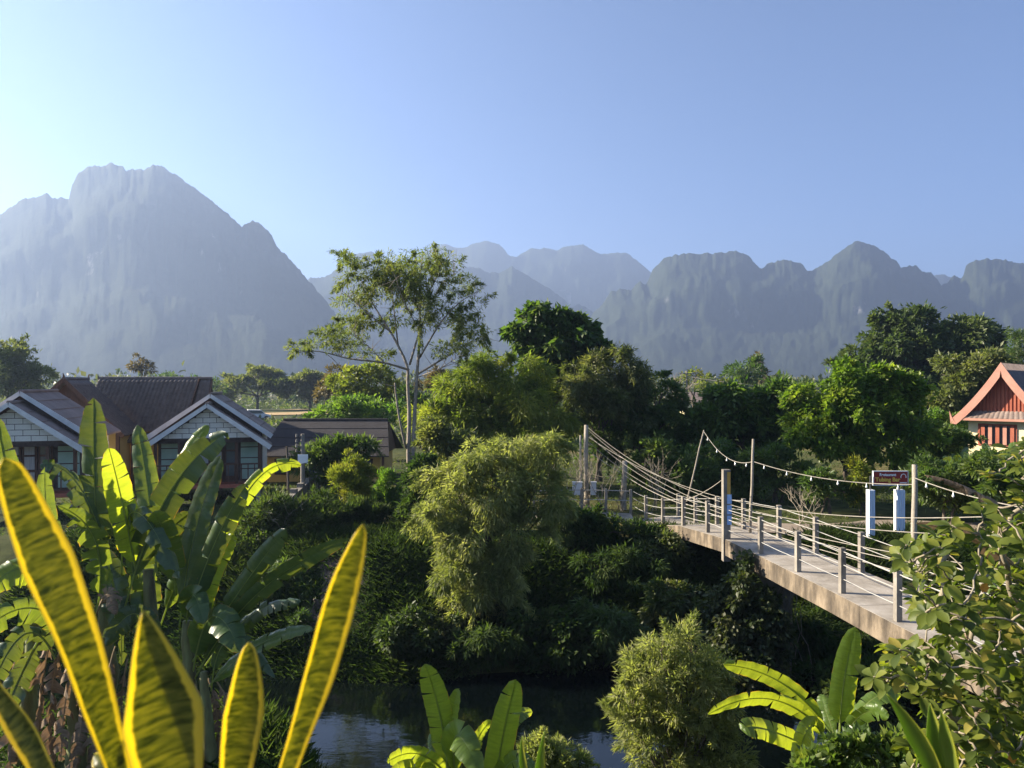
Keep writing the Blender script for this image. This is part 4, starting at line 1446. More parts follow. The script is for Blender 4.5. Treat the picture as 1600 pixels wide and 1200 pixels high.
veg('dark_tree', 'dark glossy tree with bright top leaves between bamboo and round tree', 'tree', 1165, 40,
    [(1125, 640, 34, 32), (1165, 625, 40, 26), (1208, 640, 32, 30), (1150, 665, 50, 34), (1205, 675, 36, 30), (1110, 675, 26, 26)], 17000, .36, .17, leafmat('lf_gloss', [(.034, .070, .015), (.060, .10, .022), (.11, .145, .03)], .38, .42), 105,
    trunk_r=.2, cl=.34, per=18, droop=.5)
veg('round_tree', 'bright green round multi-stemmed tree left of the cream gabled house', 'tree', 1325, 34,
    [(1285, 625, 40, 32), (1335, 600, 46, 30), (1385, 610, 42, 30), (1340, 645, 62, 40), (1275, 665, 42, 30), (1415, 645, 34, 34), (1400, 685, 44, 32), (1320, 690, 50, 26), (1250, 620, 16, 18), (1440, 660, 18, 20)],
    34000, .24, .13, leafmat('lf_round', [(.050, .095, .014), (.095, .145, .02), (.18, .21, .03)], .45, .42), 106, trunk_r=.11, stems=5, cl=.26, per=22, droop=.35, fork=.25)
veg('spreading_tree', 'large dark spreading tree behind the round bright tree', 'tree', 1450, 74,
    [(1385, 540, 44, 30), (1430, 520, 46, 26), (1480, 522, 44, 24), (1520, 535, 36, 28), (1550, 550, 18, 16), (1350, 570, 36, 30), (1420, 560, 60, 34), (1490, 565, 50, 34), (1385, 500, 20, 7), (1400, 600, 60, 30), (1330, 590, 22, 18)],
    36000, .50, .24, leafmat('lf_spread', [(.030, .052, .016), (.055, .080, .024), (.085, .105, .034)], .3), 107, trunk_r=.5, cl=.62, per=34, droop=.3)
veg('rounded_tree', 'olive rounded tree just left of the salmon gable', 'tree', 1515, 56,
    [(1500, 590, 36, 30), (1530, 580, 34, 28), (1555, 600, 24, 30), (1485, 620, 30, 28), (1525, 630, 40, 30)], 17000, .34, .18, 'lf_olive', 108, trunk_r=.25, cl=.4, per=24)
veg('bamboo_clump', 'thin dark bamboo spray rising behind the cream house roof', 'bamboo', 1600, 62,
    [(1592, 545, 12, 22), (1600, 575, 18, 24), (1585, 530, 6, 10)], 3500, .4, .06, 'lf_dark', 109, trunk_r=.06, cl=.4, droop=.4)
# lower growth behind the bridge
TH = [(1055, 735, 33, [(1040, 725, 40, 30), (1075, 745, 36, 26), (1010, 740, 30, 26)], 'lf_dark', 'dark leafy shrub behind the leaning bamboo pole'),
      (1130, 735, 34, [(1115, 720, 36, 26), (1150, 740, 34, 24), (1110, 755, 40, 18)], 'lf_mid', 'leafy shrub behind the painted bridge post'),
      (1215, 735, 33, [(1200, 725, 32, 26), (1235, 740, 30, 22)], 'lf_dark', 'dark shrub behind the slim light pole'),
      (1290, 765, 30, [(1275, 755, 22, 16), (1305, 768, 24, 14)], 'lf_mid', 'low shrub under the round bright tree'),
      (1350, 735, 30, [(1345, 745, 18, 22), (1340, 770, 14, 16)], 'lf_yellow', 'yellowish creeper bush at the left end of the red sign'),
      (1460, 705, 37, [(1455, 690, 34, 26), (1490, 700, 28, 24), (1430, 715, 34, 24)], 'lf_mid', 'green shrub between round tree and banana plants'),
      (1475, 680, 44, [(1478, 672, 24, 26), (1455, 660, 14, 16)], 'lf_bright', 'light green shrub left of the cream house wall'),
      (1480, 765, 28, [(1450, 755, 40, 28), (1500, 760, 45, 30), (1550, 755, 40, 30)], 'lf_dark', 'dark bush behind the pale pole'),
      (1575, 760, 26, [(1570, 740, 40, 34), (1610, 760, 40, 40)], 'lf_dark', 'dark bush at the right picture edge behind the shrub'),
      (690, 705, 31, [(680, 690, 34, 28), (712, 700, 30, 26), (690, 735, 34, 26)], 'lf_olive', 'olive bush with reddish tips between pale tree and willow'),
      (660, 760, 27, [(655, 745, 26, 26), (675, 775, 26, 30), (650, 790, 22, 24)], 'lf_bank', 'shrub at the foot of the tall pale tree'),
      (600, 660, 52, [(560, 640, 40, 20), (600, 650, 34, 20), (520, 650, 26, 12)], 'lf_bright', 'bright bush growing behind the black roof'),
      (575, 605, 62, [(545, 595, 26, 16), (580, 600, 30, 22), (600, 625, 36, 18), (560, 620, 30, 18)], 'lf_yellow', 'yellow-green tree behind the left branch of the tall tree'),
      (505, 600, 75, [(525, 600, 16, 18), (510, 612, 20, 14)], 'lf_autumn', 'brownish tree behind the black roof'),
      (700, 610, 66, [(690, 600, 28, 16), (725, 598, 24, 16), (665, 615, 20, 14)], 'lf_autumn', 'brown thinning tree seen right of the pale trunk'),
      (660, 625, 60, [(640, 630, 20, 16), (672, 640, 24, 18)], 'lf_mid', 'green tree seen between pale trunk and bamboo'),
      (1020, 590, 95, [(1020, 600, 14, 12), (1050, 605, 14, 10)], 'lf_olive', 'small olive tree below the bare tree'),
      (1160, 585, 100, [(1165, 582, 20, 16), (1150, 592, 16, 12), (1175, 572, 10, 12)], 'lf_mid', 'small bushy green tree in the middle distance'),
      (1187, 580, 112, [(1187, 568, 10, 13), (1192, 590, 8, 10)], 'lf_autumn', 'thin brown tree beside the small green tree'),
      (1110, 600, 96, [(1105, 602, 16, 10), (1130, 606, 14, 8)], 'lf_yellow', 'yellow-green bush right of the distant power pole'),
      (1085, 585, 100, [(1086, 582, 8, 5), (1070, 590, 8, 5)], 'lf_yellow', 'small flat topped tree at the distant power pole'),
      (1250, 610, 90, [(1240, 606, 20, 10), (1220, 612, 18, 9)], 'lf_dark', 'low dark tree left of the round bright tree far off'),
      (222, 572, 108, [(216, 568, 11, 13), (230, 578, 12, 8)], 'lf_autumn', 'small golden tree above the tiled roof ridge'),
      (15, 590, 78, [(0, 560, 34, 26), (30, 575, 28, 22), (55, 592, 24, 16), (-40, 560, 40, 36), (10, 600, 50, 20)], 'lf_olive', 'large hazy tree at the left picture edge'),
      (300, 600, 140, [(270, 598, 24, 9), (310, 600, 22, 9), (340, 603, 18, 8)], 'lf_mid', 'low hazy trees row behind the tiled roof')]
for k, (px, py, d, lob, mt, lab) in enumerate(TH):
    big = d > 50
    fine = mt in ('lf_olive', 'lf_yellow', 'lf_bright')
    area = sum(l[2] * l[3] for l in lob)
    n = int(min(16000, area * (3.0 if not big else 3.2)))
    s = d / 32.0
    veg('shrub' if 'shrub' in lab or 'bush' in lab else 'tree', lab, 'bush' if ('shrub' in lab or 'bush' in lab) else 'tree', px, d, lob, n, .22 * s ** .7, .085 * s ** .7, mt, 300 + k, trunk_r=.06 * s, stems=1 if big else 3, cl=.24 * s ** .8, per=24, shell=.3)
# umbrella shaped rain trees on the field
for k, (px, d, lob, lab) in enumerate([(402, 150, [(378, 600, 24, 10), (405, 588, 30, 12), (432, 598, 24, 12), (365, 615, 14, 8), (440, 612, 14, 8)], 'umbrella shaped tree standing on the field behind the right bungalow'),
                                       (485, 150, [(470, 600, 18, 12), (492, 590, 22, 14), (505, 605, 16, 14), (480, 615, 20, 8)], 'umbrella shaped tree next to the brownish tree on the field')]):
    veg('rain_tree', lab, 'tree', px, d, lob, 9000, .75, .28, 'lf_olive', 500 + k, trunk_r=.3, cl=.7, per=26, flat=.5, fork=.45, group='umbrella trees on the field')


def bare_tree():
    b = gbase(1045, 92)
    e = empty('bare_tree', b, 'leafless pale tree in front of the blue mountain', 'tree')
    rs = RS(8); mb = MB()

    def grow(p, v, r, n):
        q = p + v
        P, R = limb(p, q, r, r * .6, rs, 4)
        mb.tube(P, R, 5)
        if n:
            for _ in range(3):
                w = nrm(nrm(v) + rs.normal(size=3) * .5 + np.array([0, 0, .25])) * np.linalg.norm(v) * .72
                grow(q, w, r * .55, n - 1)
    grow(np.zeros(3), np.array([0, 0, 2.6]), .16, 4)
    mb.build('trunk', M['bark_pale'], e)


bare_tree()


def dry_shrub(px, d, h, seed, label):
    b = gbase(px, d)
    rs = RS(seed); mb = MB()

    def grow(p, v, r, n):
        q = p + v
        P, R = limb(p, q, r, r * .6, rs, 4, 0, .1)
        mb.tube(P, R, 5)
        if n:
            for _ in range(2 + rs.randint(2)):
                w = nrm(nrm(v) + rs.normal(size=3) * .55 + np.array([0, 0, .2])) * np.linalg.norm(v) * rs.uniform(.6, .95)
                grow(q, w, r * .62, n - 1)
    for k in range(4):
        grow(np.array([rs.uniform(-.3, .3), rs.uniform(-.3, .3), -.1]), nrm(np.array([rs.normal() * .3, rs.normal() * .3, 1])) * h * .38, .028, 3)
    o = mb.build('dry_shrub', M['twig'], None, False, b)
    tag(o, label, 'shrub')


dry_shrub(888, 29.6, 2.6, 1, 'leafless twiggy shrub left of the tall cable pole')
dry_shrub(955, 30.6, 2.4, 2, 'leafless twiggy shrub between the cable pole and the vine wrapped stump')
dry_shrub(1022, 31.0, 2.2, 3, 'leafless twiggy shrub right of the vine wrapped stump')
dry_shrub(425, 25.6, 1.6, 4, 'dry twiggy weeds at the near end of the garden wall')
dry_shrub(1255, 27.5, 1.5, 5, 'dry twiggy weeds behind the bridge below the round tree')

# yellow-green upright bush, feathery shrub before the black roof
veg('conifer_bush', 'golden-green egg shaped bush before the black roof', 'bush', 551, 29,
    [(552, 728, 20, 20), (545, 745, 26, 26), (560, 752, 24, 28), (552, 775, 22, 20)], 12000, .17, .035, 'lf_yellow', 401, trunk_r=.05, stems=3, cl=.14, droop=-.8, up=.1, shell=.3)
veg('conifer_bush', 'small pale upright bush right of the golden bush', 'bush', 603, 28,
    [(602, 755, 11, 20), (597, 780, 17, 16), (615, 780, 14, 16)], 5000, .15, .035, 'lf_bright', 402, trunk_r=.04, stems=3, cl=.12, droop=-.7, up=.1, shell=.3)
veg('feathery_shrub', 'blue-green feathery shrub overlapping the black roof', 'bush', 515, 32,
    [(505, 705, 26, 12), (530, 700, 30, 10), (560, 698, 22, 8), (500, 730, 34, 22), (530, 740, 34, 22)], 9000, .24, .06, 'lf_dark', 403, trunk_r=.06, stems=3, cl=.24, droop=.3, shell=.3)
for k, (px, py, d, rx, ry, mt, lab) in enumerate([(430, 800, 25.5, 40, 30, 'lf_grass', 'dry weedy tangle in front of the garden wall'),
                                                  (500, 800, 27, 45, 26, 'lf_bank', 'weeds right of the garden wall'),
                                                  (575, 800, 27.5, 26, 16, 'lf_bank', 'dark weeds below the golden bush')]):
    veg('weed_clump', lab, 'weeds', px, d, [(px, py, rx, ry), (px - rx * .6, py + 10, rx * .6, ry * .7), (px + rx * .6, py + 8, rx * .6, ry * .7)], 5500, .24, .04, mt, 420 + k, trunk_r=.025, stems=3, cl=.2, droop=-.3, shell=.1)

# the two willow-like shrubs
willow = leafmat('lf_willow_near', [(.11, .130, .045), (.175, .190, .070), (.26, .255, .115)], .42, .6, .25)
veg('willow_bush', 'large pale green willow-like bush hanging over the far bank', 'bush', 765, 21.4,
    [(740, 722, 38, 26), (790, 702, 44, 22), (845, 712, 38, 28), (708, 770, 40, 36), (770, 760, 60, 46), (845, 765, 44, 36), (690, 835, 34, 40), (750, 840, 55, 50), (808, 825, 40, 44),
     (712, 900, 34, 38), (760, 915, 44, 44), (800, 895, 34, 40), (720, 945, 22, 26), (770, 960, 30, 26), (680, 800, 24, 30), (870, 790, 26, 24)], 70000, .18, .033, willow, 450,
    base_d=22.0, trunk_r=.07, stems=5, cl=.17, spray=.38, sag=.6, droop=.75, up=.35, per=36, shell=.4, fork=.3)
veg('willow_bush', 'pale green willow-like bush at the water below the bridge', 'bush', 1050, 13.6,
    [(1040, 1000, 32, 24), (1075, 1010, 30, 24), (1010, 1050, 38, 32), (1070, 1050, 50, 36), (1110, 1060, 34, 30), (985, 1090, 26, 20), (1040, 1105, 60, 40), (1105, 1110, 40, 40), (1030, 1160, 54, 40), (1085, 1165, 60, 44), (1130, 1170, 34, 40), (1000, 1130, 34, 30), (1070, 1230, 80, 60)], 44000, .12, .024, willow, 451,
    base_d=13.0, trunk_r=.05, stems=5, cl=.10, spray=.40, sag=.2, droop=.1, up=.4, per=36, shell=.35, fork=.25)
veg('low_bush', 'small pale leaved bush between banana leaves at the water edge', 'bush', 868, 10.6,
    [(850, 1165, 26, 18), (880, 1180, 30, 18), (905, 1200, 26, 16), (860, 1205, 40, 24)], 9000, .075, .022, willow, 452, base_d=10.4, trunk_r=.03, stems=4, cl=.07, droop=0, shell=.2)

# creeper that has swallowed the bridge pier
def pier_creeper():
    c = deck_at(19.9) + deck_side(19.9) * (DW / 2)
    base = np.array([c[0], 19.3, float(H(c[0], 19.3))])
    e = empty('pier_creeper', base, 'mound of dark creeper climbing the bridge pier', 'creeper')
    lob = [plobe(px, py, dd, rx, ry, dp) for px, py, dd, rx, ry, dp in
           [(1160, 888, 19.6, 14, 16, .4), (1152, 925, 19.5, 20, 30, .5), (1140, 965, 19.4, 28, 34, .6), (1165, 985, 19.4, 36, 40, .7), (1192, 950, 19.5, 16, 24, .5), (1200, 985, 19.4, 22, 30, .6), (1140, 1020, 19.3, 40, 40, .9), (1185, 1030, 19.3, 36, 40, .9), (1120, 1060, 19.2, 40, 34, .9), (1170, 1070, 19.2, 50, 34, 1.0), (1150, 1120, 19.0, 70, 40, 1.2)]]
    L_ = np.array(lob); L_[:, :3] -= base
    crown('foliage', L_, 26000, .13, .10, leafmat('lf_creeper', [(.020, .035, .012), (.042, .058, .018), (.085, .085, .032)], .28), 460, e, cl=.12, droop=.7, up=.3, shell=.7)
    rs = RS(4); mb = MB()
    for k in range(14):
        t = np.linspace(0, 1, 9)[:, None]
        a = np.array([rs.uniform(-.8, .8), rs.uniform(-.3, .4), 0]); bb = np.array([rs.uniform(-.3, .3), .4, -base[2] - .6])
        mb.tube(a * (1 - t) + bb * t + rs.normal(size=(9, 3)) * .06, .014, 4)
    mb.build('stem', M['twig'], e)


pier_creeper()

# overhanging dark shrubs of the bank, one by one
BK = [(930, 830, 25.0, [(915, 815, 30, 20), (950, 825, 40, 22), (985, 840, 36, 24), (930, 850, 50, 26)], 'dark broad shrub hiding the far end of the bridge'),
      (880, 850, 24.4, [(880, 800, 20, 18), (890, 830, 24, 20)], 'dark shrub right of the large willow bush'),
      (1040, 870, 24.6, [(1020, 860, 40, 26), (1070, 870, 40, 24), (1040, 900, 50, 26)], 'black-green shrub under the bridge deck'),
      (960, 900, 23.0, [(930, 890, 44, 26), (990, 900, 44, 28), (950, 930, 50, 26)], 'dark shrub on the bank below the bridge end'),
      (660, 880, 24.6, [(640, 850, 24, 26), (650, 890, 24, 30)], 'dark shrub left of the willow bush'),
      (500, 1000, 21.4, [(480, 990, 30, 22), (515, 1000, 26, 22), (500, 1020, 30, 18)], 'dark reedy shrub low on the left bank'),
      (650, 1000, 20.8, [(630, 985, 36, 28), (670, 1000, 36, 28), (640, 1030, 44, 22)], 'dark shrub at the waterline below the willow bush'),
      (760, 1020, 20.4, [(740, 1000, 40, 30), (790, 1010, 40, 28), (760, 1040, 50, 22)], 'shadowed shrub trailing into the water at centre'),
      (860, 1010, 20.5, [(840, 985, 40, 28), (890, 995, 40, 28), (870, 1030, 50, 24)], 'shadowed bush at the water right of centre'),
      (955, 1010, 20.4, [(940, 985, 40, 28), (985, 1000, 36, 28), (960, 1035, 46, 24)], 'dark bush at the water behind the lower willow bush'),
      (1060, 960, 21.6, [(1040, 940, 40, 26), (1080, 960, 36, 26)], 'dark bush on the bank left of the pier creeper'),
      (1270, 1010, 21.0, [(1230, 980, 40, 34), (1280, 1000, 44, 36), (1330, 1010, 44, 34), (1250, 1040, 60, 30)], 'dark thicket under the near half of the bridge'),
      (1330, 1080, 18.6, [(1290, 1070, 44, 34), (1350, 1080, 44, 36), (1400, 1050, 40, 36)], 'dark thicket behind the small banana plant'),
      (470, 940, 22.6, [(450, 920, 36, 30), (495, 935, 32, 28), (470, 970, 40, 24)], 'dark weeds behind the arching banana leaves'),
      (430, 880, 24.8, [(410, 860, 36, 30), (455, 870, 32, 24)], 'weedy bank growth left of the dirt slope')]
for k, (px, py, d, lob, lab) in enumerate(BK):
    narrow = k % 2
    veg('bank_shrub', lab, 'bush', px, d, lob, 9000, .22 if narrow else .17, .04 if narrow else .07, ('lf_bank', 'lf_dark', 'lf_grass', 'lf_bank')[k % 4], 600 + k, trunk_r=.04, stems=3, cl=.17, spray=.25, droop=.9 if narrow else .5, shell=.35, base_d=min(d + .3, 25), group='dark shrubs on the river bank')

# ------------------------------------------------------------------ grass and undergrowth that nobody could count
def blades(name, X, Y, L, W, mat, seed, lean=.5, label=None, ztop=None):
    rs = RS(seed); n = len(X)
    P = np.stack([X, Y, H(X, Y) - .03], 1)
    a = rs.rand(n) * 6.28
    D = nrm(np.stack([np.cos(a) * lean, np.sin(a) * lean - .15, np.full(n, .9)], 1) + rs.normal(size=(n, 3)) * .25)
    N = nrm(rs.normal(size=(n, 3)) * .6 + np.array([0, -1, .4]))
    cr = vnoise(X * .8, Y * .8, seed)
    Ls = L * (.4 + 1.1 * rs.rand(n)) * (.5 + cr)
    o = link(name, leaf_mesh(name, P, D, N, Ls, W * (.6 + .8 * rs.rand(n)), np.clip(.6 * cr + .4 * rs.rand(n), 0, 1), mat, .15, .22))
    return tag(o, label, 'grass', None, 'stuff')


rs = RS(21)
n = 165000
X = rs.uniform(-15, 17, n); Y = rs.uniform(19.0, 26.5, n)
k = vnoise(X * .5, Y * .5, 8) > .22
k &= ~((X > -6.2) & (X < -4.3) & (Y < 25.4) & (Y > 21.0) & (rs.rand(n) < .8))      # bare dirt slope
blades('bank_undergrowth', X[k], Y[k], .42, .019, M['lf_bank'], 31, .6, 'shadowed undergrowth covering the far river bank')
n = 70000
X = rs.uniform(-22, 30, n); Y = 25.5 + rs.rand(n) ** 1.5 * 32
k = vnoise(X * .35, Y * .35, 12) > .30
k &= ~((X > 8.2) & (Y > 25.6) & (Y < 28.8)) & ~((X > .2) & (X < 7.2) & (Y > 27.4) & (Y < 30.6))
blades('meadow_grass', X[k], Y[k], .17, .03, M['lf_grass'], 32, .6, 'short grass on the level ground behind the bank')
n = 60000
X = rs.uniform(-9, 9, n); Y = rs.uniform(6.2, 14.6, n)
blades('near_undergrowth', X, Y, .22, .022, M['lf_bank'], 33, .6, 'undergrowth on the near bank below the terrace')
n = 36000
Y = rs.uniform(60, 240, n); X = rs.uniform(-1, 1, n) * Y * .75
k = ~((X > -75) & (X < -30) & (Y > 112) & (Y < 155))
blades('field_grass', X[k], Y[k], .95, .30, M['lf_grass'], 34, .8, 'rough grass and low scrub on the valley fields')

# far woods across the valley floor: one mass
rs = RS(40)
lob = []
for k in range(520):
    y = rs.uniform(190, 1050)
    x = rs.uniform(-.82, .82) * y
    h = rs.uniform(3.5, 7.5) * (1 + .25 * (rs.rand() < .15))
    lob.append([x, y, GZ + h * .45, rs.uniform(4, 11), rs.uniform(4, 8), h * .55])
o = crown('far_woods', lob, 90000, 1.7, 1.0, leafmat('lf_far', [(.03, .048, .018), (.055, .07, .026), (.10, .10, .04)], .3), 41, None, cl=1.4, per=30, shell=.4)
tag(o, 'hazy woods spread over the valley floor at the mountain foot', 'woods', None, 'stuff')

# ------------------------------------------------------------------ banana plants
def bez(p0, p1, p2, n):
    t = np.linspace(0, 1, n)[:, None]
    return p0 * (1 - t) ** 2 + p1 * 2 * t * (1 - t) + p2 * t * t


def banana_leaf(parent, o0, base, ctrl, tip, width, roll, seed, dry=False, torn=.3, fold=.35, stalk=.10, kind='banana'):
    """blade + midrib; base/ctrl/tip in world space; roll turns the blade about its rib from facing the viewer"""
    rs = RS(seed)
    n = 33
    base, ctrl, tip = [np.asarray(v, float) for v in (base, ctrl, tip)]
    P = bez(base, ctrl, tip, n)
    T = nrm(np.gradient(P, axis=0))
    view = nrm(np.array([0, 0, CZ]) - P.mean(0))
    S = nrm(np.cross(T, view)); N = np.cross(S, T)
    r = math.radians(roll)
    S, N = S * math.cos(r) + N * math.sin(r), N * math.cos(r) - S * math.sin(r)
    t = np.linspace(0, 1, n)
    tb = np.clip((t - stalk) / (1 - stalk), 0, 1)
    w = width / 2 * np.minimum(1, (tb / .16 + .02)) ** .6 * np.sqrt(np.clip(1 - np.clip((tb - .45) / .55, 0, 1) ** 2.6, 0, 1))
    w = np.maximum(w, .004)
    cols = np.array([.0, .25, .5, .75, 1.0])
    V = []; Fc = []; U = []; VV = []
    i0 = int(np.ceil(stalk * (n - 1)))
    base_n = 0
    for side in (-1, 1):
        cuts = [i0]
        while cuts[-1] < n - 1:
            step = rs.randint(2, 5) if (torn > .5) else rs.randint(3, 9) if torn > .2 else rs.randint(12, 30)
            cuts.append(min(n - 1, cuts[-1] + step))
        for a, b in zip(cuts[:-1], cuts[1:]):
            idx = np.arange(a, b + 1)
            dl = rs.normal() * torn * .55 - torn * .30
            tc = (idx.mean())
            shrink = 1 - torn * rs.uniform(.05, .45)
            ph = rs.rand() * 6.28
            for ci, c in enumerate(cols):
                k = tc + (idx - tc) * (1 - (1 - shrink) * c)
                Pk = np.stack([np.interp(k, np.arange(n), P[:, q]) for q in range(3)], 1)
                Sk = np.stack([np.interp(k, np.arange(n), S[:, q]) for q in range(3)], 1)
                Nk = np.stack([np.interp(k, np.arange(n), N[:, q]) for q in range(3)], 1)
                wk = np.interp(k, np.arange(n), w) * (1 - torn * .25 * rs.rand() * c)
                ang = fold * (1 - .9 * c) + dl * c
                rip = .035 * width * np.sin(idx * 1.9 + ph) * c
                drop = -torn * .30 * (wk * c) ** 1.0 * c
                # slanting veins: outer edge lies further towards the tip
                Tk = np.stack([np.interp(k, np.arange(n), T[:, q]) for q in range(3)], 1)
                V.append(Pk + Sk * (side * wk * c * math.cos(ang))[:, None] + Nk * (wk * c * math.sin(ang) + rip)[:, None] + Tk * (wk * c * .18)[:, None] + np.array([0, 0, 1.]) * drop[:, None])
                U.append(np.full(len(idx), side * c)); VV.append(k / (n - 1))
            m = len(idx); nc = len(cols)
            for ci in range(nc - 1):
                for j in range(m - 1):
                    p = base_n + ci * m + j; q = base_n + (ci + 1) * m + j
                    Fc.append([p, p + 1, q + 1, q] if side > 0 else [p, q, q + 1, p + 1])
            base_n += m * nc
    V = np.concatenate(V) - o0
    me = np_mesh('leaf', V, np.array(Fc), {'u': np.concatenate(U), 'v': np.concatenate(VV)}, True, [M['banana_dry' if dry else kind]])
    lo = link('leaf', me, None, parent)
    mr = MB()
    rr = np.linspace(.014, .004, n) * (width / .45) ** .5
    mr.tube(P - N * .004 - o0, rr * 1.0, 6)
    mr.build('midrib', M['midrib_dry' if dry else 'midrib'], lo, True)
    return lo


def banana_plant(name, label, px, d, leaves, stems=(), group=None, seed=0, base=None, young=None):  # young: leaf material for the whole plant, used where sun is painted in
    b = gbase(px, d) if base is None else np.asarray(base, float)
    e = empty(name, b, label, 'banana plant', group)
    rs = RS(seed + 50)
    for (sx, sy, r, tx, ty, dd) in stems:
        x = (sx - 800) / F * dd
        p = np.array([x, dd, float(H(x, dd)) - .1]); q = at(tx, ty, dd)
        P, R = limb(p, q, r, r * .45, rs, 9, 0, .015)
        MB().tube(P - b, R, 10).build('pseudostem', M['pseudostem'], e, True)
    for k, lf in enumerate(leaves):
        (bx, by), (cx, cy), (tx, ty), wpx, roll = lf[:5]
        opt = lf[5] if len(lf) > 5 else {}
        d0 = d + opt.get('d0', 0); d1 = d + opt.get('d1', 0); dm = (d0 + d1) / 2 + opt.get('dm', 0)
        pb, pt = at(bx, by, d0), at(tx, ty, d1)
        m_ = at(cx, cy, dm)
        ctrl = 2 * m_ - .5 * (pb + pt)
        banana_leaf(e, b, pb, ctrl, pt, wpx * .9 / F * d, roll, seed * 100 + k, opt.get('dry', False), opt.get('torn', .22) * 1.7 + .06, opt.get('fold', .22), opt.get('stalk', .12), opt.get('kind', young or ('banana', 'banana_shaded', 'banana', 'banana_sunlit')[rs.randint(4)]))
    return e


